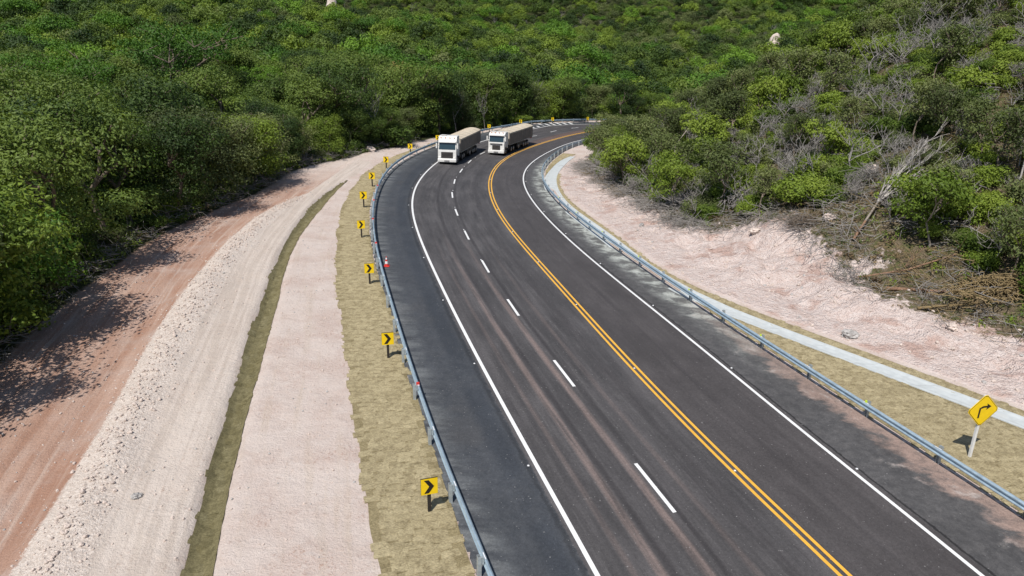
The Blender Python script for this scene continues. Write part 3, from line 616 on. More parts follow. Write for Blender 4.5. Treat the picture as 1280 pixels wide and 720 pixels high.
# ---------------------------------------------------------------- guard rails
WP=[(0,.155),(.03,.15),(.078,.11),(.082,.075),(.03,.03),(.02,0),(.03,-.03),(.082,-.075),(.078,-.11),(.03,-.15),(0,-.155)]
WP=WP+[(a-.022,b) for a,b in WP[::-1]]
def guard_rail(c,y0,y1,side,label,first,cat='guard rail'):
    """side +1: the wave faces +normal (right of travel)"""
    x,y=line(c,y0,y1,6); nx,ny=normals(x,y); i0=len(x)//8
    ox,oy=float(x[i0]),float(y[i0]); oz=float(surf(ox,oy)); root=empty('guard_rail',(ox,oy,oz)); tag(root,label,cat)
    V=[];n=len(WP)
    for k in range(len(x)):
        gz=float(surf(x[k],y[k]))+.595
        for a,b in WP: V.append((x[k]+nx[k]*side*a-ox,y[k]+ny[k]*side*a-oy,gz+b-oz))
    F=[(k*n+j,k*n+(j+1)%n,(k+1)*n+(j+1)%n,(k+1)*n+j) for k in range(len(x)-1) for j in range(n)]
    me=npmesh('rail_beam',V,F,None,False,[M['steel']]); link('rail_beam',me,None,root)
    s=np.concatenate([[0],np.cumsum(np.hypot(np.diff(x),np.diff(y)))]); sf=np.interp(first,y,s)
    q=sf
    while q>4: q-=3.8
    pm=MB(); pm.box(-.06,.06,-.075,-.068,-.3,.80); pm.box(-.06,.06,.068,.075,-.3,.80); pm.box(-.06,-.05,-.068,.068,-.3,.795)   # C section
    pm.box(.06,.15,-.05,.05,.47,.72)
    me=None; k=0
    bm_=MB(); bm_.cyl((.20,0,.6),.022,.03,8,'x'); bm_.cyl((.20,0,.5),.016,.03,8,'x'); bme=None
    while q<s[-1]:
        px,py=np.interp(q,s,x),np.interp(q,s,y); tx,ty=np.interp(q,s,nx),np.interp(q,s,ny); px-=tx*side*.16; py-=ty*side*.16
        ang=math.atan2(ty*side,tx*side); loc=(px-ox,py-oy,float(surf(px,py))-oz)
        if me is None: p=pm.build('post',M['steel_post'],root,0,False,loc); me=p.data
        else: p=link('post',me,None,root,loc)
        p.rotation_euler=(0,0,ang)
        # beam splice plate with a small marker on it
        hyp=math.hypot(px,py)
        if hyp<75 :
            sp=MB(); sp.box(-.14+.3,-.14+.33,-.16,.16,.752,.765); 
            if bme is None: b_=sp.build('splice_plate',M['reflw'],root,0,False,loc); bme=b_.data
            else: b_=link('splice_plate',bme,None,root,loc)
            b_.rotation_euler=(0,0,ang)
        yield_marks.append((root,loc,ang,hyp,k,side)); q+=3.8; k+=1
    return root
yield_marks=[]
gr1=guard_rail(cLB,13,178,1,'long galvanised guard rail curving along the outer left edge of the road',18.75)
gr2=guard_rail(cRB,17,160,-1,'galvanised guard rail on the right edge of the road in front of the concrete channel',25.17)
rm=MB(); rm.prism([(-.05,0),(.05,0),(.05,.13),(-.05,.13)],-.012,.012,'y'); rme=None; rme2=None; rme3=None
for root,loc,ang,hyp,k,side in yield_marks:
    if root is gr2 and k%2==1 and hyp<75:
        if rme is None:
            a=MB(); a.box(.13,.19,-.05,.05,.74,.86,taper=(.7,.8)); o=a.build('reflector',M['lime'],root,0,False,loc); rme=o.data
        else: o=link('reflector',rme,None,root,loc)
        o.rotation_euler=(0,0,ang)
    if root is gr1 and (48<hyp<78 and k%2==0 or k==4):
        if rme2 is None:
            a=MB(); a.box(.10,.24,-.03,.03,.60,.86); o=a.build('red_reflector',M['red'],root,0,False,loc); rme2=o.data
            a=MB(); a.box(.11,.25,-.035,.035,.66,.73); o2=a.build('white_band',M['reflw'],o); rme3=o2.data
        else: o=link('red_reflector',rme2,None,root,loc); link('white_band',rme3,None,o)
        o.rotation_euler=(0,0,ang)
# ---------------------------------------------------------------- chevron signs
def chevron_parts():
    post=MB(); post.box(-.06,.06,-.044,.044,-.3,1.38)
    back=MB(); back.box(-.305,.305,-.075,-.045,.80,1.47)
    face=MB(); face.box(-.30,.30,-.082,-.077,.805,1.455)
    arr=MB(); arr.prism([(-.19,.86),(-.02,.86),(.17,1.13),(-.02,1.40),(-.19,1.40),(-.005,1.13)],-.088,-.084,'y')
    return post,back,face,arr
pp=chevron_parts(); chm=[]
def road_heading(x,y):
    # direction of travel of the lanes seen from behind (away from camera) near this chainage
    best=None
    for q in range(10,175):
        d=(float(cY(q))-x)**2+(q-y)**2
        if best is None or d<best[0]: best=(d,q)
    return tangent(cY,best[1])
chl=['yellow chevron sign nearest the camera, on the turf left of the road','second yellow chevron sign from the camera on the left turf verge','third yellow chevron sign counted from the camera on the left verge','fourth yellow chevron sign from the camera, left of the guard rail','fifth chevron sign from the camera, where the left verge starts to curve','sixth chevron sign from the camera, on the narrowing turf','seventh chevron sign from the camera, near the top of the turf verge','small chevron sign at the far end of the turf where the earth meets the rail','chevron sign just left of the front truck cab beside the forest','chevron sign seen behind the front trailer, against a grey-green bush','chevron sign beyond the rear trailer, beside a bright green bush','chevron sign behind the far rail near the painted white bars','farthest chevron sign, on the rail just before the hillside hides the road']
for k,(x,y) in enumerate(DATA['chev']):
    z=float(H(x,y)); th=road_heading(x,y)
    r=empty('chevron_sign',(x,y,z),th); tag(r,chl[k],'road sign','yellow chevron signs round the outside of the bend')
    if k==0:
        o=[pp[0].build('post',M['postdark'],r),pp[1].build('back_plate',M['signblk'],r),pp[2].build('plate',M['signyel'],r),pp[3].build('chevron',M['signblk'],r)]; chm=[q.data for q in o]
    else:
        for nm,me in zip(('post','back_plate','plate','chevron'),chm): link(nm,me,None,r)
    if k in (0,): r.scale=(1,1,1)
    if 60<y<120: r.scale=(1.08,1.08,1.08)
# ---------------------------------------------------------------- diamond warning sign
x,y=18.91,25.68; r=empty('warning_sign',(x,y,float(H(x,y))),.2); tag(r,'yellow diamond warning sign with black right-bend arrow on a white post','road sign')
a=MB(); a.box(-.05,.05,-.045,.045,-.3,2.86); a.build('post',M['postwhite'],r)
def diamond(h,y0,y1): return [(0,-h),(h,0),(0,h),(-h,0)]
cz=2.22
def dia(h,y0,y1,nm,mat):
    s=.09; pts=[]
    for k,(px,pz) in enumerate([(0,-h),(h,0),(0,h),(-h,0)]):
        q=[(0,-h),(h,0),(0,h),(-h,0)]; pv=q[k-1]; nx_=q[(k+1)%4]
        pts.append((px+(pv[0]-px)*s,cz+pz+(pv[1]-pz)*s)); pts.append((px+(nx_[0]-px)*s,cz+pz+(nx_[1]-pz)*s))
    MB().prism(pts,y0,y1,'y').build(nm,mat,r)
dia(.735,-.07,-.05,'back_plate',M['signyel']); dia(.705,-.0735,-.0705,'border',M['signblk']); dia(.678,-.077,-.0738,'plate',M['signyel'])
arm=MB()
for poly in ([(-.17,-.33),(-.09,-.33),(-.09,.08),(-.17,.115)],[(-.17,.115),(-.09,.08),(.03,.125),(.03,.205),(-.02,.20)],[(.03,.125),(.20,.125),(.20,.205),(.03,.205)],[(.15,.02),(.37,.165),(.15,.31),(.19,.165)]):
    arm.prism([(p[0]-.04,p[1]+cz+.0) for p in poly],-.081,-.0775,'y')
arm.build('arrow',M['signblk'],r)
# ---------------------------------------------------------------- traffic cone by the rail
cx,cy=-7.75,47.3; cx=float(cLB(48.5))+.55; cy=48.5
r=empty('traffic_cone',(cx,cy,float(surf(cx,cy))+.004)); tag(r,'small red and white traffic cone standing against the left guard rail','traffic cone')
MB().box(-.2,.2,-.2,.2,0,.04).build('base',M['red'],r,.01)
MB().cyl((0,0,.12),.15,.16,16,'z',.115).cyl((0,0,.45),.083,.13,16,'z',.06).cyl((0,0,.68),.035,.1,16,'z',.02).build('cone_body',M['red'],r)
MB().cyl((0,0,.2925),.1145,.185,16,'z',.0835).cyl((0,0,.5725),.0595,.115,16,'z',.0355).build('white_band',M['reflw'],r)
# ---------------------------------------------------------------- trucks
def wheel(parent,x,y,r=.52,w=.32,out=1,meshes={}):
    if 't' not in meshes:
        t=MB().cyl((0,0,0),r,w,24,'x').build('tyre',M['tyre'],None,.04,True); meshes['t']=t.data; bpy.data.objects.remove(t)
        q=MB().cyl((0,0,0),r*.56,w*.5,16,'x').build('rim',M['rim'],None,.01,True); meshes['r']=q.data; bpy.data.objects.remove(q)
    o=link('wheel',meshes['t'],None,parent,(x,y,r)); q=link('rim',meshes['r'],None,o,(out*w*.28,0,0)); return o
def truck(loc,head,thead,label,high):
    """local -Y is forward; the trailer swings about the kingpin"""
    t=empty('truck',loc,head); tag(t,label,'truck')
    W=1.25
    # cab shell from a side profile (y,z): raked screen, rounded roof fairing
    roof=3.72 if high else 3.38
    prof=[(-.02,.42),(0,.95),(.02,1.72),(.06,1.98),(.30,2.86),(.36,3.06),(.62,roof-.08),(1.05,roof),(2.15,roof-.0),(2.18,3.0),(2.2,.95),(1.75,.95),(1.72,1.12),(.62,1.12),(.58,.95),(.55,.42)]
    b=MB(); b.prism(prof,-W,W,'x'); cab=b.build('cab',M['cab'],t,.055)
    ws=MB(); ws.add([(-1.12,.052,2.0),(1.12,.052,2.0),(1.08,.285,2.84),(-1.08,.285,2.84),(-1.12,.09,2.0),(1.12,.09,2.0),(1.08,.33,2.84),(-1.08,.33,2.84)],[(0,1,2,3),(4,7,6,5),(0,4,5,1),(1,5,6,2),(2,6,7,3),(3,7,4,0)])
    o=ws.build('windscreen',M['glass'],t); o.location=(0,-.025,0)
    MB().prism([(.07,2.87),(.0,2.90),(.05,3.08),(.30,3.08)],-1.17,1.17,'x').build('sun_visor',M['cab'],t,.015)
    for s in (-1,1):
        MB().add([(s*(W+.006),.34,2.05),(s*(W+.006),1.30,2.05),(s*(W+.006),1.26,2.78),(s*(W+.006),.52,2.78),(s*(W-.03),.34,2.05),(s*(W-.03),1.30,2.05),(s*(W-.03),1.26,2.78),(s*(W-.03),.52,2.78)],[(0,1,2,3),(4,7,6,5),(0,4,5,1),(1,5,6,2),(2,6,7,3),(3,7,4,0)]).build('side_window',M['glass'],t)
        MB().box(s*1.252-.01,s*1.252+.01,.33,1.40,1.2,1.215).box(s*1.252-.01,s*1.252+.01,1.40,1.412,1.2,2.85).build('door_seam',M['dark'],t)
        m_=MB().box(min(s*1.32,s*1.52),max(s*1.32,s*1.52),-.05,.07,2.12,2.82).build('mirror',M['cab'],t,.03)
        MB().box(min(s*1.2,s*1.34),max(s*1.2,s*1.34),-.0,.04,2.70,2.74).box(min(s*1.2,s*1.34),max(s*1.2,s*1.34),-.0,.04,2.2,2.24).build('mirror_arm',M['dark'],m_)
        MB().prism([(-.09,.62),(-.09,1.0),(.05,1.04),(.05,.62)],min(s*.84,s*1.19),max(s*.84,s*1.19),'x').build('headlight',M['lamp'],t,.015)
        MB().box(min(s*1.0,s*1.2),max(s*1.0,s*1.2),-.095,-.05,.46,.54).build('fog_light',M['orange'],t)
        MB().box(min(s*1.0,s*1.27),max(s*1.0,s*1.27),.45,1.85,.42,.52).box(min(s*1.05,s*1.27),max(s*1.05,s*1.27),.55,1.0,.72,.78).build('cab_step',M['dark'],t)
    gz=(.86,1.66) if high else (.80,1.48)
    gw=.80 if high else .62
    g_=MB().box(-gw,gw,-.05,.03,gz[0],gz[1]).build('grille',M['dark'],t,.02)
    sl=MB(); n=5
    for k in range(n):
        z=gz[0]+.07+(gz[1]-gz[0]-.12)*k/(n-1); sl.box(-gw+.05,gw-.05,-.085,-.05,z-.028,z+.028)
    sl.build('grille_bars',M['grille'],g_)
    if not high:
        MB().box(-.95,.95,-.045,.03,1.56,1.62).box(-.95,.95,-.045,.03,1.70,1.76).build('front_slots',M['grille'],t)
    MB().prism([(-.12,.34),(-.14,.60),(-.10,.78),(.06,.80),(.06,.34)],-1.25,1.25,'x').build('bumper',M['cab'],t,.03)
    MB().box(-.35,.35,-.152,-.135,.42,.58).build('number_plate',M['rim'],t)
    MB().box(-1.19,1.19,-.06,.5,.27,.35).build('lower_lip',M['dark'],t)
    # roof pieces
    MB().box(-.95,-.25,.75,1.35,roof+.0,roof+.10).build('roof_hatch',M['cab'],t,.03)
    for s in (-.9,-.3,.3,.9): MB().box(s-.07,s+.07,.42,.52,3.30 if not high else 3.47,3.38 if not high else 3.55).build('marker_lamp',M['orange'],t)
    # chassis and tractor axles
    MB().box(-.45,.45,.2,6.6,.72,.98).box(-1.12,-.5,2.7,4.0,.55,1.05).box(.5,1.12,2.7,4.0,.55,1.05).build('chassis',M['chassis'],t,.02)
    for s in (-1,1):
        wheel(t,s*1.05,1.18,out=s); wheel(t,s*1.02,4.55,w=.5,out=s); wheel(t,s*1.02,5.9,w=.5,out=s)
        MB().box(min(s*.75,s*1.27),max(s*.75,s*1.27),3.95,4.03,.5,1.15).box(min(s*.75,s*1.27),max(s*.75,s*1.27),6.5,6.54,.5,1.1).build('mudguard',M['dark'],t)
    # trailer: an empty is not a part, so every piece hangs from the trailer floor mesh
    k0=3.0; L=13.8
    fl=MB().box(-1.25,1.25,0,L,1.22,1.40).box(-.5,.5,.4,L-.2,.92,1.22)
    tr=fl.build('trailer',M['chassis'],t,.01); tr.location=(0,k0,0); tr.rotation_euler=(0,0,thead-head)
    for s in (-1,1):
        for kk in range(2):
            a0,a1=.02+kk*L/2,(kk+1)*L/2-.04; MB().box(min(s*1.22,s*1.28),max(s*1.22,s*1.28),a0,a1,1.36,3.02).build('side_board',M['panel'],tr)
        ps=MB()
        for q in np.arange(.03,L,L/12-.006): ps.box(min(s*1.282,s*1.31),max(s*1.282,s*1.31),q,q+.09,1.3,3.02)
        ps.build('side_stakes',M['panel'],tr)
        MB().box(min(s*1.24,s*1.32),max(s*1.24,s*1.32),0,L,3.02,3.09).box(min(s*1.24,s*1.315),max(s*1.24,s*1.315),0,L,1.26,1.33).build('side_rail',M['trim'],tr)
        MB().box(min(s*1.12,s*1.18),max(s*1.12,s*1.18),4.6,9.3,.55,1.15).build('side_guard',M['dark'],tr)
    MB().box(-1.27,1.27,-.05,.0,1.3,3.25).build('front_board',M['trim'],tr); MB().box(-1.27,1.27,L,L+.05,1.25,3.2).build('tailgate',M['panel'],tr)
    n=7; V=[];ny_=15
    for j in range(ny_):
        y_=-.08+(L+.2)*j/(ny_-1)
        for i_ in range(n):
            u=-1+2*i_/(n-1); e=.30*(1-u*u) ; sag=.035*math.sin(j*2.4)*(1-u*u)
            V.append((u*1.335,y_,3.10+e+sag))
    for j in range(ny_):
        y_=-.08+(L+.2)*j/(ny_-1); V.append((-1.345,y_,2.90)); V.append((1.345,y_,2.90))
    F=[(j*n+i_,j*n+i_+1,(j+1)*n+i_+1,(j+1)*n+i_) for j in range(ny_-1) for i_ in range(n-1)]; o_=ny_*n
    F+=[(o_+2*j,j*n,(j+1)*n,o_+2*j+2) for j in range(ny_-1)]+[(j*n+n-1,o_+2*j+1,o_+2*j+3,(j+1)*n+n-1) for j in range(ny_-1)]
    F+=[tuple(range(n-1,-1,-1)),tuple(range((ny_-1)*n,ny_*n))]
    link('tarpaulin',npmesh_any('tarpaulin',V,F,M['tarp']),None,tr)
    hp=MB()
    for q in np.linspace(.3,L-.3,9):
        pts=[(u*1.30,3.115+.30*(1-u*u)) for u in np.linspace(-1,1,7)]
        for (x0,z0),(x1,z1) in zip(pts[:-1],pts[1:]): hp.add([(x0,q-.03,z0),(x1,q-.03,z1),(x1,q+.03,z1),(x0,q+.03,z0),(x0,q-.03,z0+.035),(x1,q-.03,z1+.035),(x1,q+.03,z1+.035),(x0,q+.03,z0+.035)],[(0,3,2,1),(4,5,6,7),(0,1,5,4),(2,3,7,6),(1,2,6,5),(3,0,4,7)])
    hp.build('tarpaulin_hoops',M['tarp'],tr)
    for q in (L-5.2,L-3.9,L-2.6,6.4) if high else (L-5.2,L-3.9,L-2.6,5.6):
        for s in (-1,1): wheel(tr,s*1.02,q,w=.5,out=s)
    for s in (-1,1): MB().box(min(s*.75,s*1.15),max(s*.75,s*1.15),L+.05,L+.07,1.0,1.15).build('tail_lamp',M['red'],tr)
    return t
def npmesh_any(name,V,F,mat):
    me=bpy.data.meshes.new(name); me.from_pydata(V,[],F); me.materials.append(mat); me.update(); return me
def place_truck(x,y,rx,ry,label,high):
    head=math.atan2(-(float(cY(y+3))-float(cY(y-1))),4.0)+0.0
    dx,dy=rx-x,ry-y; th=math.atan2(-dx,dy); hd=(head*.5+th*.5)
    kx,ky=x-math.sin(hd)*3.0,y+math.cos(hd)*3.0
    th=math.atan2(-(rx-kx),ry-ky)
    t=truck((x,y,float(surf(x,y))+.006),hd,th,label,high)
    zr=float(surf(rx,ry)); zf=float(surf(x,y)); pitch=math.atan2(zr-zf,math.hypot(dx,dy)); 
    ax=Matrix.Rotation(hd,4,'Z')@Matrix.Rotation(pitch,4,'X'); t.rotation_euler=ax.to_euler()
    return t
place_truck(-9.0,96.7,-6.6,113.2,'front white truck with high roof and beige covered trailer, beside the left edge line',True)
place_truck(-2.75,109.3,1.75,125.3,'rear white truck with lower cab and beige covered trailer, beside the yellow centre line',False)
# ---------------------------------------------------------------- plants
def skeleton(r,height,spread,trunk=.35,levels=4,lean=(0,0),r0=.13,up=.35,kids=3,wig=.25,stems=1):
    segs=[];tips=[]
    def grow(p,d,L,rad,lv):
        n=3 if lv<2 else 2
        for k in range(n):
            q=p+d*(L/n); rr=rad*(1-.25*(k+1)/n); segs.append((p,q,rad*(1-.25*k/n),rr)); p=q
            d=(d+Vector((r.uniform(-wig,wig),r.uniform(-wig,wig),r.uniform(-wig*.4,wig*.6)))).normalized()
            if lv>=1 and lv<levels-1 and k<n-1 and r.random()<.5:
                dd=side(d); grow(q,dd,L*.55,rr*.5,lv+1)
        if lv>=levels-1: tips.append(p); return
        if lv>=levels-2: tips.append(p)
        for k in range(kids if lv else kids+1):
            dd=(d*.55+side(d)*spread+Vector((0,0,up))).normalized(); grow(p,dd,L*r.uniform(.55,.8),rad*.62,lv+1)
    def side(d):
        a=r.uniform(0,2*math.pi); v=Vector((math.cos(a),math.sin(a),r.uniform(-.1,.5)))
        return v.normalized()
    for s in range(stems):
        d=Vector((lean[0]+r.uniform(-.3,.3)*(stems>1),lean[1]+r.uniform(-.3,.3)*(stems>1),1)).normalized()
        grow(Vector((r.uniform(-.3,.3)*(stems>1),r.uniform(-.3,.3)*(stems>1),-.3)),d,height*trunk,r0,0)
    return segs,tips
def tubes(segs,sides=5,minr=.012,attr=None):
    P0=np.array([s[0] for s in segs]);P1=np.array([s[1] for s in segs]);r0=np.maximum([s[2] for s in segs],minr);r1=np.maximum([s[3] for s in segs],minr*.8)
    d=P1-P0; d/=np.linalg.norm(d,axis=1)[:,None]+1e-9; a=np.where(np.abs(d[:,2:3])<.9,[[0,0,1.]],[[1.,0,0]]); u=np.cross(d,a); u/=np.linalg.norm(u,axis=1)[:,None]; v=np.cross(d,u)
    n=len(segs); V=np.zeros((n,2,sides,3))
    for k in range(sides):
        t=2*math.pi*k/sides; o=u*math.cos(t)+v*math.sin(t); V[:,0,k]=P0+o*r0[:,None]; V[:,1,k]=P1+o*r1[:,None]
    i=np.arange(n*2*sides).reshape(n,2,sides); F=np.stack([np.stack([i[:,0,k],i[:,0,(k+1)%sides],i[:,1,(k+1)%sides],i[:,1,k]],1) for k in range(sides)],1).reshape(-1,4)
    return V.reshape(-1,3),F
def leaves(cent,rad,n,size,rng,flat=.65,aspect=.55,droop=0):
    C_=np.asarray(cent,float); m=len(C_); rad=np.broadcast_to(np.asarray(rad,float),(m,))
    N=m*n; d=rng.randn(N,3); d/=np.linalg.norm(d,axis=1)[:,None]; rr=rng.rand(N)**.38*np.repeat(rad,n)
    P=np.repeat(C_,n,0)+d*rr[:,None]*np.array([1,1,flat])
    nor=d*1.15+np.array([0,0,.55])+rng.randn(N,3)*.38; nor/=np.linalg.norm(nor,axis=1)[:,None]
    a=rng.randn(N,3); u=np.cross(nor,a); u/=np.linalg.norm(u,axis=1)[:,None]; v=np.cross(nor,u)
    s=size*(.6+rng.rand(N)*.8); u=u*s[:,None]*.5; v=v*s[:,None]*.5*aspect
    fold=nor*s[:,None]*.12
    V=np.stack([P-u,P+v-fold,P+u,P-v-fold],1).reshape(-1,3)
    if droop: V[:,2]-=0
    ti=np.repeat(rng.rand(m),n)*.6+rng.rand(N)*.4
    return V,np.arange(N*4).reshape(-1,4),np.repeat(ti,4)
def proto(kind,seed):
    r=random.Random(seed); rng=np.random.RandomState(seed)
    K=dict(
     broad=dict(h=9,spread=1.0,trunk=.30,levels=4,r0=.17,n=(95,1.15,120,.205),mat='lf_mid'),
     dark=dict(h=10,spread=.9,trunk=.31,levels=4,r0=.18,n=(100,1.1,120,.20),mat='lf_dark'),
     bright=dict(h=8,spread=1.05,trunk=.32,levels=4,r0=.15,n=(85,1.15,115,.21),mat='lf_bright'),
     umbrella=dict(h=9,spread=1.3,trunk=.55,levels=4,r0=.17,up=.1,n=(150,1.35,90,.26),mat='lf_bright',flat=.45),
     olive=dict(h=8,spread=1.0,trunk=.32,levels=4,r0=.14,n=(85,1.0,90,.18),mat='lf_olive'),
     gold=dict(h=8,spread=.9,trunk=.45,levels=4,r0=.13,n=(46,.8,26,.26),mat='lf_gold'),
     sapling=dict(h=4.2,spread=.8,trunk=.36,levels=4,r0=.06,n=(80,.55,48,.165),mat='lf_lime'),
     sapling2=dict(h=4.6,spread=.75,trunk=.36,levels=4,r0=.06,n=(70,.5,38,.14),mat='lf_olive'),
     bush=dict(h=2.5,spread=1.1,trunk=.25,levels=4,r0=.035,stems=3,n=(80,.42,46,.125),mat='lf_lime'),
     bush2=dict(h=2.2,spread=1.0,trunk=.25,levels=4,r0=.035,stems=3,n=(76,.42,44,.12),mat='lf_mid'),
     bush3=dict(h=2.0,spread=1.0,trunk=.25,levels=4,r0=.03,stems=3,n=(64,.38,32,.105),mat='lf_olive'),
    )[kind]
    segs,tips=skeleton(r,K['h'],K['spread'],K['trunk'],K['levels'],(r.uniform(-.12,.12),r.uniform(-.12,.12)),K['r0'],K.get('up',.35),3,.28,K.get('stems',1))
    V,F=tubes(segs,5 if K['h']>5 else 4,.012 if K['h']<5 else .02)
    me_t=npmesh(kind+'_wood',V,F,None,True,[M['bark'] if rng.rand()<.6 else M['barkpale']])
    cn,cr,nl,ls=K['n']; T=[tips[i] for i in rng.permutation(len(tips))[:cn]]
    T=np.array([tuple(t) for t in T])
    if K['h']>5 and kind!='umbrella':
        q=int(len(T)*.42); a=rng.rand(q)*6.28; z=1.2+rng.rand(q)*K['h']*.38; R0=(1.0+1.9*rng.rand(q)**.5)*(.7+.3*z/K['h']); T=np.concatenate([T,np.stack([R0*np.cos(a),R0*np.sin(a),z],1)])
    cr_=cr*(.7+rng.rand(len(T))*.7)
    V,F,ti=leaves(T+rng.randn(*T.shape)*cr*.25,cr_,nl,ls,rng,K.get('flat',.6))
    me_c=npmesh(kind+'_leaves',V,F,{'tint':ti},False,[M[K['mat']]])
    return me_t,me_c,K['h']
PR={}
for kd,ns in (('broad',3),('dark',3),('bright',2),('umbrella',2),('olive',2),('gold',1),('sapling',3),('sapling2',2),('bush',3),('bush2',2),('bush3',2)):
    PR[kd]=[proto(kd,100+17*k+sum(map(ord,kd))) for k in range(ns)]
def dead_proto(seed,h,stems=1,kids=3,spread=.8):
    r=random.Random(seed); segs,_=skeleton(r,h,spread,.34,5,(r.uniform(-.1,.1),r.uniform(-.1,.1)),.05*h/4,.35,kids,.3,stems)
    V,F=tubes(segs,3,.011); return npmesh('bare_branches',V,F,None,True,[M['dead']]),len(segs)
DP=[dead_proto(k,4.2,1,2)[0] for k in range(4)]
DT=[dead_proto(20+k,2.2,4,2,1.0)[0] for k in range(3)]
def plant(name,x,y,kd,k,sc,rz,label,cat,group,crown='crown',stem='trunk',tilt=(0,0),zs=1):
    t,c,h=PR[kd][k%len(PR[kd])]; o=empty(name,(x,y,float(H(x,y))-.05),rz); o.scale=(sc,sc,sc*zs); o.rotation_euler=(tilt[0],tilt[1],rz)
    tag(o,label,cat,group); link(stem,t,None,o); cc=link(crown,c,None,o); return o
rs=np.random.RandomState(77)
def sites(x0,x1,y0,y1,sp,ok,seed):
    r=np.random.RandomState(seed); out=[]
    for gy in np.arange(y0,y1,sp):
        for gx in np.arange(x0,x1,sp):
            x=gx+(r.rand()-.5)*sp*.85; y=gy+(r.rand()-.5)*sp*.85
            if ok(x,y): out.append((x,y))
    return out
def inview(x,y,m=4): return y>0 and abs(math.degrees(math.atan2(x,y)))<36+m*60/max(math.hypot(x,y),10)
KL={'broad':('broadleaf_tree','tree'),'dark':('broadleaf_tree','tree'),'bright':('broadleaf_tree','tree'),'umbrella':('flat_crowned_tree','tree'),'olive':('broadleaf_tree','tree'),'gold':('yellowing_tree','tree')}
def pxy(x,y,z):
    z=z-15.8534; d=y*math.cos(.3403)-z*math.sin(.3403); u=y*math.sin(.3403)+z*math.cos(.3403); return 640+900*x/d,360-900*u/d
def where_f(x,y):
    px,_=pxy(x,y,0); D=math.hypot(x,y)
    c='at the left border' if px<150 else 'above the shaded dirt road' if px<320 else 'above the pale earth bench' if px<470 else 'behind the front truck' if px<560 else 'behind the rear truck' if px<660 else 'behind the painted white bars' if px<770 else 'beyond the scrubby hill'
    return c,('in the front rows' if D<85 else 'in the middle rows' if D<135 else 'in the back rows')
def where_h(x,y):
    px,_=pxy(x,y,4); D=math.hypot(x,y)
    c='beside the inner bend' if px<840 else 'above the pink bulge' if px<960 else 'left of the fallen tree' if px<1080 else 'around the fallen tree' if px<1190 else 'at the right border'
    return c,('low down' if D<66 else 'halfway up' if D<92 else 'near the crest')
# trees standing along the edge of the haul road and behind the outer rail
edge=[]
y=14
while y<118:
    edge.append((float(cF(y))-1.5-rs.rand()*1.6,y)); y+=4.4+rs.rand()*1.6
y=121
while y<200:
    edge.append((float(cF(y))-2.5-rs.rand()*2.5,y)); y+=3.6+rs.rand()*2
nE=0
kinds_e=['dark','broad','dark','bright','broad','dark','olive']
for k,(x,y) in enumerate(edge):
    kd=kinds_e[rs.randint(len(kinds_e))]; near=y<118
    sc=(1.05+rs.rand()*.4) if near else (1.2+rs.rand()*.45)
    if y>85 and y<118: sc*=.72
    if near: lab,grp=('leafy green tree at the shaded edge of the forest beside the red dirt road','trees along the edge of the dirt road')
    else: lab,grp=('tall green tree at the foot of the forest just behind the far outer guard rail','trees behind the far guard rail')
    if kd=='bright': lab=lab.replace('leafy green','bright green').replace('tall green','bright green')
    if kd=='olive': lab=lab.replace('leafy green','dull olive').replace('tall green','dull olive')
    plant(KL[kd][0],x,y,kd,rs.randint(3),sc,rs.rand()*6.28,lab,'tree',grp,tilt=((0,.06*rs.rand()) if near else (0,0)),zs=1.0 if near else 1.0)
# the forest itself, nearest trees one by one
def okf(x,y):
    D=math.hypot(x,y); fx=float(cF(min(y,206))) if y<206 else 1e9
    if x>fx-6.0: return False
    if y>=206 and D<206: return False
    return inview(x,y,5) and D<420
F1=sites(-190,170,16,330,6.1,okf,8); F1.sort(key=lambda p:math.hypot(*p)); 
near=[p for p in F1][:250]; Dn=math.hypot(*near[-1]) if near else 0
wk=['dark','broad','broad','dark','bright','olive','umbrella','broad','dark','gold']
wp=np.array([.22,.2,.16,.14,.1,.07,.035,.04,.03,.005]); wp/=wp.sum()
lb={'dark':'deep green dense crown','broad':'mid green rounded crown','bright':'fresh bright green crown','umbrella':'bright flat spreading crown','olive':'dull olive thin crown','gold':'pale yellowing crown'}
gp={'dark':'deep green forest trees','broad':'mid green forest trees','bright':'bright green forest trees','umbrella':'flat crowned forest trees','olive':'olive forest trees','gold':'yellowing forest trees'}
for (x,y) in near:
    kd=wk[rs.choice(len(wk),p=wp)]; D=math.hypot(x,y); sc=.76+rs.rand()**2.2*1.15
    if float(cF(min(y,206)))-x<12 and y<120: sc*=.92
    wc,wd=where_f(x,y); plant(KL[kd][0],x,y,kd,rs.randint(3),sc,rs.rand()*6.28,'tree with '+lb[kd]+' '+wc+', '+wd,'tree',gp[kd]+' '+wc+' '+wd)
US0=[bpy.data.objects.new('u',npmesh('u',*(lambda q:(q[0],q[1],{'tint':q[2]}))(leaves(np.random.RandomState(k).randn(16,3)*[1.1,1.1,.55]+[0,0,1.0],.75,34,.30,np.random.RandomState(k),.7)),False,[M[m]])) for k,m in enumerate(('lf_mid','lf_dark','lf_olive','lf_dark'))]
rr_=np.random.RandomState(3); ux=-170+330*rr_.rand(26000); uy=14+316*rr_.rand(26000); fxx=np.where(uy<206,cF(np.minimum(uy,206)),1e9)
m_=(ux<fxx-2.2)&(np.abs(np.degrees(np.arctan2(ux,uy)))<41)&(np.hypot(ux,uy)<330); ux,uy=ux[m_],uy[m_]; us=.45+rr_.rand(len(ux))*.65
tag(scatter('forest_understorey',np.column_stack([ux,uy,H0(ux,uy)-.2]),rr_.rand(len(ux))*6.28,np.stack([us,us,us*1.15],1),rr_.randint(0,4,len(ux)),US0),'low leafy growth filling the shade between the forest trunks','undergrowth')
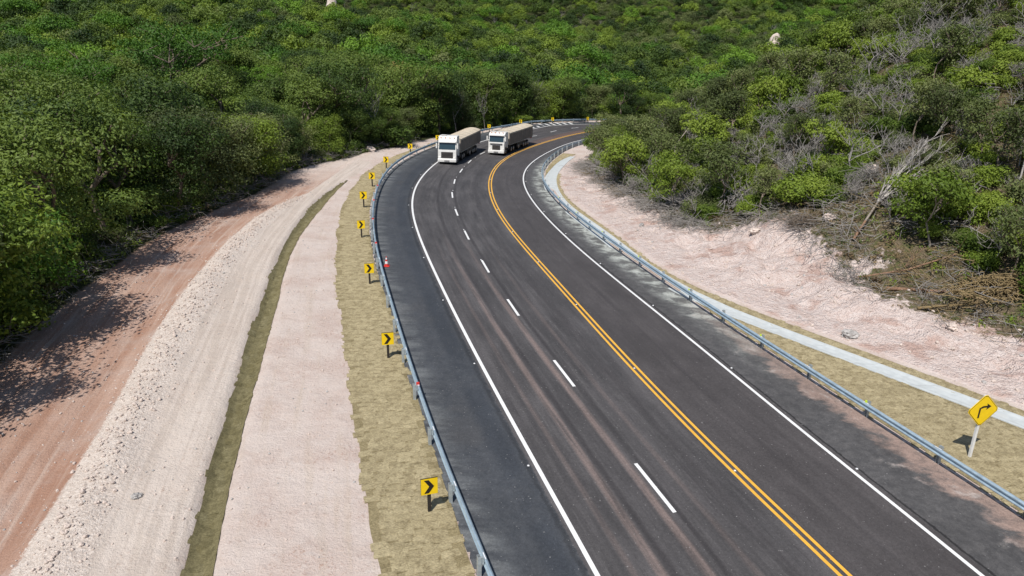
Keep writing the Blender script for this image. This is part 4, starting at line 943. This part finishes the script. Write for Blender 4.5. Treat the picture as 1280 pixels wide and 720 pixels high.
# special trees
plant('flat_crowned_tree',-79,128,'umbrella',0,1.55,.3,'wide bright green flat crown, the left one of the two bright crowns above the forest','tree',None)
plant('flat_crowned_tree',-61,137,'umbrella',1,1.9,1.3,'wide bright green flat crown, the right and larger of two bright crowns above the forest','tree',None)
plant('yellowing_tree',-5.5,172,'gold',0,1.1,.3,'pale yellow-brown tree in the dark row behind the far rail','tree',None)
plant('round_bush',-17.4,111,'bush2',0,3.0,.3,'big round green bush where the forest meets the earth bench, left of the front truck','bush',None,'foliage','stems',zs=.9)
plant('round_bush',-7.8,133.5,'bush3',0,2.0,.3,'grey-green bush behind the front trailer, beside the far rail','bush',None,'foliage','stems')
plant('round_bush',1.8,150.5,'bush',1,1.6,2.3,'bright green bush behind the far rail, right of the rear trailer','bush',None,'foliage','stems',zs=.8)
plant('round_bush',5.5,155.5,'bush',0,1.5,1.3,'low bright green bush behind the far rail, left of the painted bars','bush',None,'foliage','stems',zs=.8)
plant('round_bush',-26.5,37.2,'bush',2,1.1,1.3,'small yellow-green bush at the left border beside the shaded dirt road','bush',None,'foliage','stems')
# low bushes hiding the feet of the edge trees
yb=16; kb=0
while yb<118:
    x=float(cF(yb))-.9-rs.rand()*1.6; kd=['bush2','bush','bush3','bush2'][rs.randint(4)]
    plant('edge_bush',x,yb,kd,rs.randint(3),(1.0+rs.rand()*.6),rs.rand()*6,'low bush at the foot of the trees along the dirt road','bush','low bushes along the dirt road edge','foliage','stems')
    yb+=2.1+rs.rand()*1.5
yb=121
while yb<190:
    x=float(cF(yb))-1.2-rs.rand()*2; kd=['bush2','bush3','bush2'][rs.randint(3)]
    plant('edge_bush',x,yb,kd,rs.randint(3),(.9+rs.rand()*.6),rs.rand()*6,'low bush at the foot of the trees behind the far rail','bush','low bushes behind the far rail','foliage','stems')
    yb+=3.4+rs.rand()*2
# bare pale trunks at the forest edge
for k,(x,y,h_) in enumerate([(-21.5,108.5,2.6),(-10.2,128.5,2.3),(-5.6,137.4,2.0),(3.6,158,2.6),(9.5,165,2.4),(-42,74,1.6),(-47,92,1.8)]):
    o=tag(link('dead_tree',DP[k%4],None,None,(x,y,float(H(x,y)))),['thin pale dead trunk left of the big round bush','thin pale dead trunk just behind the front truck','pale leaning dead tree behind the front trailer','grey bare tree behind the far rail','grey bare tree at the far end of the rail','bleached bare branches inside the forest at far left','bleached bare branches inside the forest left of centre'][k],'dead tree'); o.scale=(h_*.6,h_*.6,h_*1.1); o.rotation_euler=(0,.05,k*2.)
# ---------------------------------------------------------------- far forest as one mass
far=[]
r=np.random.RandomState(21); D=0
def ring(d0,d1,sp,seed):
    out=[]; r=np.random.RandomState(seed); d=d0
    while d<d1:
        n=int(d*R_(84)/sp)
        for k in range(n):
            a=R_(-42)+R_(84)*(k+r.rand()*.9)/n; dd=d+(r.rand()-.5)*sp*.9; out.append((dd*math.sin(a),dd*math.cos(a)))
        d+=sp
    return out
rest_=F1[250:]
pts=[p for p in rest_]
def okfar(x,y):
    if y<206: return False
    return True
pts+=[p for p in ring(205,420,6.0,4) if (p[1]>206 or p[0]<float(cF(min(p[1],206)))-6) and not (math.hypot(*p)<330 and p[0]>-190 and p[0]<170 and p[1]<330)]
pts+=ring(420,1080,6.9,5)
pts=np.array(pts); Dd=np.hypot(pts[:,0],pts[:,1])
def far_proto(name,mat,seed,h,R0,nc,nl,ls,flat,trunk=True):
    rng=np.random.RandomState(seed); a=rng.rand(nc)*6.28; rr=R0*np.sqrt(rng.rand(nc)); c=np.stack([rr*np.cos(a),rr*np.sin(a),h-R0*.9*flat-(rr/R0)**2*R0*.75*flat+rng.randn(nc)*.35],1)
    V,F,ti=leaves(c,R0*.42,nl,ls,rng,.65)
    me=npmesh(name,V,F,{'tint':ti},False,[M[mat]]); return bpy.data.objects.new(name,me)
FP=[far_proto('far_crown',m,k,h,R0,nc,nl,ls,fl) for k,(m,h,R0,nc,nl,ls,fl) in enumerate([('lf_mid',8,3.3,24,50,.46,1),('lf_dark',8.5,3.4,24,50,.46,1),('lf_mid',7.5,3.0,22,48,.45,1),('lf_dark',7.6,3.1,22,50,.45,1),('lf_bright',8.5,3.9,28,48,.46,.6),('lf_olive',7.2,2.8,20,40,.40,1),('lf_bright',7.6,3.,22,48,.45,1)])]
idx=r.choice(7,len(pts),p=[.26,.2,.22,.12,.05,.08,.07]); sc=(.72+r.rand(len(pts))**2.2*1.15)*np.where(Dd>420,1.0,1.08)
# patches of lower, greyer scrub on the slope
pn=fbm(pts[:,0],pts[:,1],90,51,3); idx=np.where((pn>.28)&(r.rand(len(pts))<.55),5,idx); idx=np.where((Dd>185)&(Dd<235)&(r.rand(len(pts))<.28),4,idx)
zz=H0(pts[:,0],pts[:,1])-.6
fm=scatter('forest',np.column_stack([pts,zz]),r.rand(len(pts))*6.28,np.stack([sc,sc,sc*(.85+r.rand(len(pts))*.35)],1),idx,FP)
tag(fm,'dense green forest covering the far hillside above the road','forest')
# grey bare trees scattered through it
n=500; a=R_(-40)+R_(80)*r.rand(n); dd=200+r.rand(n)*450; px,py=dd*np.sin(a),dd*np.cos(a); m_=(py>206); px,py=px[m_],py[m_]
FD=[bpy.data.objects.new('bare_source',m) for m in DP]
sc=1.6+r.rand(len(px))*.7
fd=scatter('bare_trees',np.column_stack([px,py,H0(px,py)]),r.rand(len(px))*6.28,np.stack([sc,sc,sc],1),r.randint(0,4,len(px)),FD); tag(fd,'grey leafless trees scattered through the forest on the far hillside','dead trees')
for (x,y,s,l) in ((-108,452,1.7,'pale bare rock showing among the trees near the top left of the far hillside'),(120,352,1.7,'pale rock face showing between trees at the top right, left of the bare grey trees')):
    rg=np.random.RandomState(int(abs(x))); b=MB()
    import bmesh
    bm=bmesh.new(); bmesh.ops.create_icosphere(bm,subdivisions=3,radius=1)
    for v in bm.verts: v.co*=1+.35*(vnoise(v.co.x*2+9,v.co.y*2+v.co.z*3,1,3)-.5)*2
    me=bpy.data.meshes.new('rock_outcrop'); bm.to_mesh(me); bm.free(); me.materials.append(M['rock'])
    o=tag(link('rock_outcrop',me,None,None,(x,y,float(H0(x,y))+6.0)),l,'rock'); o.scale=(s*2.0,s*1.6,s*3.4)
# ---------------------------------------------------------------- the shrubby hill on the right
def shx(y): return float(np.interp(y,SHR[:,1],SHR[:,0]))
def okh(x,y):
    if y>176 or x<shx(y)+1.0: return False
    if y<52 and pdist(np.array([x]),np.array([y]),SHR)[0]<4.2: return False
    if not inview(x,y,3): return False
    return math.hypot(x,y)<185
HS=sites(6,150,16,176,2.05,okh,31); HS.sort(key=lambda p:math.hypot(*p))
hk=['sapling','sapling2','bush','bush2','bush3','dead','deadtree']
wn=np.array([.22,.10,.24,.12,.12,.12,.08]); cnt={}
restH=[];LB={'sapling':('young_tree','yellow-green young tree on the scrubby hillside right of the road','young yellow-green trees on the hillside','tree'),'sapling2':('young_tree','thin olive young tree on the scrubby hillside right of the road','thin olive young trees on the hillside','tree'),'bush':('shrub','yellow-green shrub on the scrubby hillside right of the road','yellow-green shrubs on the hillside','shrub'),'bush2':('shrub','mid green shrub on the scrubby hillside right of the road','mid green shrubs on the hillside','shrub'),'bush3':('shrub','sparse olive shrub on the scrubby hillside right of the road','sparse olive shrubs on the hillside','shrub'),'dead':('bare_shrub','grey leafless many-stemmed shrub on the hillside right of the road','grey leafless shrubs on the hillside','shrub'),'deadtree':('dead_tree','grey leafless tree on the hillside right of the road','grey leafless trees on the hillside','dead tree')}
ind=[]
for (x,y) in HS:
    # the crest on the far right top is mostly dead wood
    dz=fbm(np.array([x]),np.array([y]),16,61,2)[0]; D=math.hypot(x,y); p=wn.copy()
    azd=math.degrees(math.atan2(x,y))
    if dz>.12: p=np.array([.04,.07,.05,.05,.17,.34,.28])
    if D>80 and 19<azd<32 and dz>-.25: p=np.array([.05,.05,.03,.03,.08,.30,.50])
    if D>80 and azd<17: p=np.array([.10,.14,.1,.12,.18,.2,.16])
    p/=p.sum(); kd=hk[rs.choice(7,p=p)]
    ind.append((x,y,kd,rs.randint(4),rs.rand(),rs.rand()*6.28))
lim=520
for (x,y,kd,k,s,rz) in ind[:lim]:
    nm,lab,grp,cat=LB[kd]; wc,wd=where_h(x,y); lab=lab.split(' on the')[0]+' '+wc+', '+wd; grp=grp.split(' on the')[0]+' '+wc+', '+wd
    if kd in('dead','deadtree'):
        me=(DT if kd=='dead' else DP)[k%(3 if kd=='dead' else 4)]; o=tag(link(nm,me,None,None,(x,y,float(H(x,y)))),lab,cat,grp); q=.85+s*.7; o.scale=(q,q,q); o.rotation_euler=((s-.5)*.3,(s*7%1-.5)*.3,rz)
    else: plant(nm,x,y,kd,k,(.95+s*.75) if kd[0]=='s' else (.95+s*.85),rz,lab,cat,grp,'foliage' if 'bush' in kd else 'crown','stems' if 'bush' in kd else 'trunk')
# everything beyond the counted ones
Q=ind[lim:]
if Q:
    src=[]; 
    def joinobj(kd,k):
        t,c,h=PR[kd][k%len(PR[kd])]; return [bpy.data.objects.new('scrub_source',c),bpy.data.objects.new('scrub_source',t)]
    S=[]; pick=[]
    kmap={}
    for kd in hk:
        for k in range(2):
            if kd=='dead': kmap[kd,k]=[len(S)]; S.append(bpy.data.objects.new('scrub_source',DT[k]))
            elif kd=='deadtree': kmap[kd,k]=[len(S)]; S.append(bpy.data.objects.new('scrub_source',DP[k]))
            else: kmap[kd,k]=[len(S),len(S)+1]; S+=joinobj(kd,k)
    P=[];I=[];SC_=[];RZ=[]
    for (x,y,kd,k,s,rz) in Q:
        q=(.85+s*.7) if kd[0]=='d' else ((.95+s*.75) if kd[0]=='s' else (.95+s*.85))
        for i_ in kmap[kd,k%2]: P.append((x,y,float(H(x,y))-.03)); I.append(i_); SC_.append((q,q,q)); RZ.append(rz)
    tag(scatter('hillside_scrub',P,np.array(RZ),np.array(SC_),np.array(I),S),'mixed green and bare grey scrub covering the upper part of the hill on the right','scrub')
# nose of the hill, where it hides the road
for k,(x,y,kd,s_,l) in enumerate([(12.6,113.5,'sapling',1.15,'dark green young tree at the very tip of the hillside beside the rail'),(15.5,118,'sapling2',1.3,'olive tree second from the tip of the hillside'),(18.5,122.5,'sapling2',1.45,'tall olive tree in front of the vanishing road, third from the hillside tip'),(22,126,'sapling',1.5,'tall yellow-green tree above the hillside tip, before the far forest'),(26,130,'sapling',1.5,'yellow-green tree on the crest right of the hillside tip'),(30.5,133,'sapling2',1.5,'olive tree on the crest farther right of the hillside tip'),(24,121,'sapling2',1.3,'olive tree on the near side of the hillside tip')]):
    plant('young_tree',x,y,kd,k,s_,k*1.7,l,'tree',None)
for k,(x,y,s_) in enumerate([(14,115.5,1.1),(16.8,119.5,1.3),(20,124,1.4),(24,128,1.4),(28,131,1.4),(19,116,1.2),(33,134,1.4),(38,136,1.4)]):
    o=tag(link('dead_tree',DP[k%4],None,None,(x,y,float(H(x,y)))),'grey leafless tree on the nose of the hill where the road disappears','dead tree','grey leafless trees on the nose of the hill'); o.scale=(s_,s_,s_); o.rotation_euler=(0,0,k)
# a continuous layer of lower scrub between the counted plants
r=np.random.RandomState(92); x=6+110*r.rand(11500); y=20+155*r.rand(11500); sx=np.interp(y,SHR[:,1],SHR[:,0])
m=(x>sx+2.2)&(np.abs(np.degrees(np.arctan2(x,y)))<39)&(np.hypot(x,y)<170)&~((y<54)&(pdist(x,y,SHR)<5)); x,y=x[m],y[m]
tt=[]
for kd,k in (('bush',0),('bush2',0),('bush3',0),('bush3',1),('bush',1)): tt.append(bpy.data.objects.new('scrub_source',PR[kd][k][1]))
tt.append(bpy.data.objects.new('scrub_source',DT[0])); tt.append(bpy.data.objects.new('scrub_source',DT[1])); cl=fbm(x,y,9,77,2)
k=np.where(cl>.05,r.choice(7,len(x),p=[.30,.2,.08,.1,.22,.05,.05]),r.choice(7,len(x),p=[.08,.1,.2,.22,.08,.16,.16])); s=.55+r.rand(len(x))*.85
keep=r.rand(len(x))<np.where(np.hypot(x,y)<75,.72,.9); x,y,k,s=x[keep],y[keep],k[keep],s[keep]
tag(scatter('low_scrub',np.column_stack([x,y,H(x,y)-.1]),r.rand(len(x))*6.28,np.stack([s,s,s],1),k,tt),'knee-high green and grey scrub between the larger shrubs of the right hillside','scrub')
# undergrowth, dry sticks
r=np.random.RandomState(91)
def many(n,x0,x1,y0,y1,ok):
    x=x0+(x1-x0)*r.rand(n); y=y0+(y1-y0)*r.rand(n); m=ok(x,y); return x[m],y[m]
def okl(x,y):
    sx=np.interp(y,SHR[:,1],SHR[:,0]); return (x>sx+.2+r.rand(len(x))*2.0)&(y<172)&(np.abs(np.degrees(np.arctan2(x,y)))<40)&(np.hypot(x,y)<140)
x,y=many(15000,6,100,20,172,okl)
def tuft(name,mat,seed,n=40,R0=.3,h=.25,ls=.10):
    rg=np.random.RandomState(seed); c=np.stack([rg.randn(7)*R0*.6,rg.randn(7)*R0*.6,rg.rand(7)*h],1); V,F,ti=leaves(c,R0*.5,n//7+4,ls,rg,.8); return bpy.data.objects.new(name,npmesh(name,V,F,{'tint':ti},False,[M[mat]]))
def sticks(name,mat,seed,n=26,L=.9,h=.35):
    rg=np.random.RandomState(seed); sg=[]
    for k in range(n):
        p=Vector((rg.randn()*.45,rg.randn()*.45,rg.rand()*h)); d=Vector((rg.randn(),rg.randn(),rg.randn()*.35)).normalized(); l=L*(.4+rg.rand()); m1=p+d*l*.5+Vector(rg.randn(3)*.07)
        sg+= [(p,m1,.014,.011),(m1,p+d*l,.011,.007)]
    V,F=tubes(sg,3,.006); return bpy.data.objects.new(name,npmesh(name,V,F,None,True,[M[mat]]))
M['dry_leaf']=leaf('dry_brown_leaves',[(0,(.07,.045,.022)),(.5,(.15,.105,.055)),(1,(.27,.20,.11))],.8,.1)
US=[tuft('t',m,k) for k,m in enumerate(('lf_lime','lf_mid','lf_olive','dry_leaf','dry_leaf'))]+[sticks('s','dead',k) for k in range(3)]+[sticks('s','strawroot',9)]
k=r.choice(9,len(x),p=[.18,.14,.15,.19,.1,.08,.07,.03,.06]); s=(.6+r.rand(len(x))*1.3)
tag(scatter('undergrowth',np.column_stack([x,y,H(x,y)]),r.rand(len(x))*6.28,np.stack([s,s,s],1),k,US,tilt=r.randn(len(x),2)*.2),'low weeds, dead leaves and sticks covering the ground of the right hillside','undergrowth')
# brushwood swept along the foot of the scrub
x,y=[],[]
for q in range(330):
    t=r.rand(); yy=30+t**.7*75; sx=shx(yy); o=abs(r.randn())*1.5-.3
    x.append(sx+o*1.1); y.append(yy+r.randn()*.6)
x,y=np.array(x),np.array(y); s=.8+r.rand(len(x))*1.1; k=r.choice([3,5,6,7,8],len(x),p=[.12,.3,.27,.2,.11])
tag(scatter('brushwood',np.column_stack([x,y,H(x,y)+.03]),r.rand(len(x))*6.28,np.stack([s,s,s*.7],1),k,US),'tangled grey cut brushwood lying along the foot of the right hillside','brushwood')
x,y=many(9000,-34,-10,14,118,lambda x,y:(x<cF(y)-.1)&(x>cF(y)-6)); s=.7+r.rand(len(x))*1.2; k=r.choice([0,1,1,2,3,5],len(x))
tag(scatter('forest_edge_growth',np.column_stack([x,y,H(x,y)]),r.rand(len(x))*6.28,np.stack([s,s,s],1),k,US),'low green weeds under the trees along the dirt road','undergrowth')
# ---------------------------------------------------------------- stones
def stone(seed,mat,sub=1):
    import bmesh
    bm=bmesh.new(); bmesh.ops.create_icosphere(bm,subdivisions=sub,radius=.5); rg=np.random.RandomState(seed)
    for v in bm.verts: v.co*=float(.75+rg.rand()*.5)
    me=bpy.data.meshes.new('stone'); bm.to_mesh(me); bm.free(); me.materials.append(mat); return me
ST=[bpy.data.objects.new('stone_source',stone(k,M['rock'] if k<3 else M['rockg'])) for k in range(4)]
y=10+60*r.rand(13000)**1.2; a,b=cWL(y),cWR(y); x=(a+b)/2+(b-a)*.5*np.clip(r.randn(len(y))*.55,-1.25,1.25); m=(x>-44); x,y=x[m],y[m]
s=.014+.12*r.rand(len(x))**14*1.6+.022*r.rand(len(x))**2
tag(scatter('gravel',np.column_stack([x,y,H(x,y)+s*.2]),r.rand(len(x))*6.28,np.stack([s,s*.9,s*.7],1),r.choice(4,len(x),p=[.34,.33,.32,.01]),ST,tilt=r.randn(len(x),2)*.5),'crushed pale stone heaped in a long bank between the dirt road and the graded earth','gravel')
x,y=many(26000,5,46,22,118,lambda x,y:(hilld(x,y)>.3)&(x<np.interp(y,SHR[:,1],SHR[:,0])+2.5)); m=fbm(x,y,2.5,71,3)>-.25+r.rand(len(x))*.35; x,y=x[m],y[m]
s=.035+.24*r.rand(len(x))**7+.04*r.rand(len(x))
tag(scatter('rubble',np.column_stack([x,y,H(x,y)+s*.15]),r.rand(len(x))*6.28,np.stack([s,s*.85,s*.65],1),r.choice(4,len(x),p=[.36,.36,.18,.1]),ST,tilt=r.randn(len(x),2)*.5),'broken pinkish stones lying on the cut slope right of the guard rail','rubble')
x,y=many(20000,-30,0,14,110,lambda x,y:(x<cSL(y)-.3)&(x>cF(y)+.3)&~((x>cDL(y)-.2)&(x<cDR(y)+.2)&(y<84))); s=.02+.12*r.rand(len(x))**8+.025*r.rand(len(x))
tag(scatter('loose_stones',np.column_stack([x,y,H(x,y)+s*.15]),r.rand(len(x))*6.28,np.stack([s,s*.85,s*.65],1),r.choice(4,len(x)),ST,tilt=r.randn(len(x),2)*.5),'loose stones scattered over the graded earth and the dirt road','stones')
for k,(x,y,s,mt,l) in enumerate([(19.2,37.7,.75,'rockg','grey boulder on the pink earth just above the concrete channel'),(28.2,56.6,1.0,'rock','pale rounded boulder among the shrubs on the right hillside'),(23.2,51.6,.8,'rock','orange-white rock standing beside the fallen dead tree'),(18.9,54.6,.7,'rock','small pale rock at the foot of the brushwood'),(11.5,62.8,.45,'rockg','dark stone lying alone on the pink slope'),(24.6,37.3,.55,'rock','white rock at the edge of the straw-coloured root heap'),(-20.5,103.5,1.2,'rock','pale stone block at the forest edge by the shaded bay'),(-13.6,22.2,.30,'rockg','dark stone on the inner edge of the gravel bank near the bottom left'),(14.2,78,.8,'rock','white rock slab lying among the brushwood beside the bend')]):
    o=tag(link('boulder',stone(60+k,M[mt],3),None,None,(x,y,float(H(x,y))+s*.2)),l,'rock'); o.scale=(s*1.2,s*.9,s*.75); o.rotation_euler=(.2,.1,k)
# ---------------------------------------------------------------- fallen wood
def log(name,pts,r0,r1,mat,label,cat,subs=0,seed=0):
    P=[Vector((x,y,float(H(x,y))+z)) for x,y,z in pts]; c=P[0].copy(); rg=random.Random(seed); sg=[]; n=len(P)
    for k in range(n-1):
        m=4
        for j in range(m):
            a=P[k].lerp(P[k+1],j/m)-c; b=P[k].lerp(P[k+1],(j+1)/m)-c; t0=(k+j/m)/(n-1); t1=(k+(j+1)/m)/(n-1); sg.append((a,b,r0+(r1-r0)*t0,r0+(r1-r0)*t1))
    for q in range(subs):
        s=sg[rg.randrange(len(sg)//4,len(sg))]; d=(s[1]-s[0]).normalized(); p=s[0]; dd=(d+Vector((rg.uniform(-.6,.6),rg.uniform(-.6,.6),rg.uniform(-.1,.7)))).normalized(); L=rg.uniform(.6,1.8); rr=s[2]*.5
        for j in range(3): e=p+dd*L/3; sg.append((p,e,rr*(1-j/4),rr*(1-(j+1)/4))); p=e; dd=(dd+Vector((rg.uniform(-.3,.3),rg.uniform(-.3,.3),rg.uniform(-.2,.2)))).normalized()
    V,F=tubes(sg,6,.01); o=link(name,npmesh(name,V,F,None,True,[mat]),None,None,c); return tag(o,label,cat)
# the big fallen dead tree: bleached limbs fanning up slope, broken reddish butt
bx,by=23.7,48.5; t=empty('fallen_tree',(bx,by,float(H(bx,by)))); tag(t,'bleached fallen dead tree with reddish broken butt, its bare limbs fanning up the slope','fallen tree')
def wp_(x,y,z): return Vector((x-bx,y-by,float(H(x,y))+z-t.location.z))
ends=[((31.4,53.0),1.0),((29.6,52.6),1.6),((31.9,51.9),.7),((31.6,54.2),1.6),((30.0,51.0),.6),((28.0,52.3),1.3)]
fk=wp_(25.6,49.9,.9); V,F=tubes([(wp_(23.7,48.5,.2),wp_(24.6,49.1,.55),.10,.085)],7); link('butt',npmesh('butt',V,F,None,True,[M['redwood']]),None,t)
V,F=tubes([(wp_(24.6,49.1,.55),fk,.085,.075)],7); link('trunk',npmesh('trunk',V,F,None,True,[M['barkpale']]),None,t)
rg=random.Random(6)
M['bleach']=bark('bleached_wood',(.52,.49,.45),(.36,.33,.30))
for (ex,ey),ez in ends:
    e=wp_(ex,ey,ez); sg=[]; p=fk; n=7; rad=.06
    for j in range(n):
        q=fk.lerp(e,(j+1)/n)+Vector((rg.uniform(-.12,.12),rg.uniform(-.12,.12),rg.uniform(-.08,.12)+.5*math.sin((j+1)/n*math.pi))); sg.append((p,q,rad*(1-j/(n+1)),rad*(1-(j+1)/(n+1))))
        for b in range(3):
            d=(e-fk).normalized(); d=(d+Vector((rg.uniform(-.45,.45),rg.uniform(-.45,.45),rg.uniform(-.1,.5)))).normalized(); L=rg.uniform(.7,1.8); pp_=q; rr=rad*.4*(1-j/(n+2))
            for s in range(4): nn_=pp_+d*L/4; sg.append((pp_,nn_,rr*(1-s/5),rr*(1-(s+1)/5))); pp_=nn_; d=(d+Vector((rg.uniform(-.18,.18),rg.uniform(-.18,.18),rg.uniform(-.1,.1)))).normalized()
        p=q
    V,F=tubes(sg,4,.014); link('limb',npmesh('limb',V,F,None,True,[M['bleach']]),None,t)
log('log',[(23.3,42.4,.15),(26.2,41.0,.2)],.13,.09,M['redwood'],'reddish broken log lying beside the straw-coloured root heap','log',2,1)
log('log',[(24.2,40.2,.1),(25.6,39.6,.35),(27.4,39.6,.15)],.10,.05,M['strawroot'],'pale crooked branch lying in front of the root heap','branch',4,2)
log('log',[(22.6,45.3,.15),(25.2,43.8,.35),(28.0,43.6,.2)],.08,.04,M['redwood'],'brown branch lying across the litter above the reddish log','branch',8,3)
log('dead_branch',[(30.5,44.0,.1),(33.5,47.5,1.0),(36.3,51.5,2.6)],.09,.04,M['dead'],'long grey dead branch leaning up the slope behind the root heap','branch',14,4)
log('dead_branch',[(26.8,46.8,.2),(29.3,47.3,.35),(31.8,48.6,.5)],.06,.03,M['dead'],'thin grey branch lying flat on the brown litter','branch',10,5)
log('dead_branch',[(13.2,69.0,.1),(16.2,73.8,1.1),(17.4,78.5,3.0),(19.6,81.5,3.4)],.10,.05,M['barkpale'],'pale crooked dead branch arching over the brushwood beside the bend','branch',10,6)
log('dead_branch',[(25.3,33.5,.05),(27.6,34.2,.05)],.03,.02,M['dead'],'thin dark stick lying on the rubble near the diamond sign','stick',3,7)
# heap of straw-coloured roots
bx,by=28.3,39.9; rg=random.Random(9); sg=[]
for k in range(420):
    a=rg.uniform(0,6.28); R0=rg.uniform(.3,2.1); cx_,cy_=rg.gauss(0,1.2),rg.gauss(0,.7); z0=rg.uniform(0,1.5)*math.exp(-(cx_**2/4+cy_**2/1.2)); a1=rg.uniform(.6,2.2); p=None
    for j in range(6):
        aa=a+a1*j/5; q=Vector((cx_+R0*.5*math.cos(aa),cy_+R0*.38*math.sin(aa),z0+.25*math.sin(j/5*math.pi)*R0*.5+.05))
        if p is not None: sg.append((p,q,.028,.022))
        p=q
V,F=tubes(sg,4,.012); root_=tag(link('root_heap',npmesh('root_heap',V,F,None,True,[M['strawroot']]),None,None,(bx,by,float(H(bx,by)))),'heap of straw-coloured tangled roots and vines at the right edge above the pink rubble','root heap')
dl=tuft('d','dry_leaf',3,900,1.5,.55,.16).data; link('dead_leaves',dl,None,root_)
for k,(x,y,s,l) in enumerate([(21.3,52.6,1.0,'dark heap of cut grey brush left of the orange-white rock'),(19.5,60,1.3,'heap of grey cut branches under the shrubs above the pink bulge'),(16.5,66,1.4,'heap of bleached grey branches on the slope above the bend'),(13.5,86,1.7,'big tangle of grey branches beside the inner bend'),(13.2,92,1.7,'rear tangle of grey branches beside the inner bend')]):
    sg=[]; rg=random.Random(30+k)
    for q in range(170):
        p=Vector((rg.gauss(0,.8),rg.gauss(0,.6),rg.uniform(.05,.8))); a=rg.uniform(-.5,.5)+k; d=Vector((math.cos(a),math.sin(a),rg.uniform(-.15,.4))).normalized(); L=rg.uniform(.5,1.2)
        for j in range(3): e=p+d*L*.4; sg.append((p,e,.02,.016)); p=e; d=(d+Vector((rg.uniform(-.25,.25),rg.uniform(-.25,.25),rg.uniform(-.2,.2)))).normalized()
    V,F=tubes(sg,3,.01); o=tag(link('brush_pile',npmesh('brush_pile',V,F,None,True,[M['dead'] if k else M['bark']]),None,None,(x,y,float(H(x,y)))),l,'brush pile'); o.scale=(s,s,s)
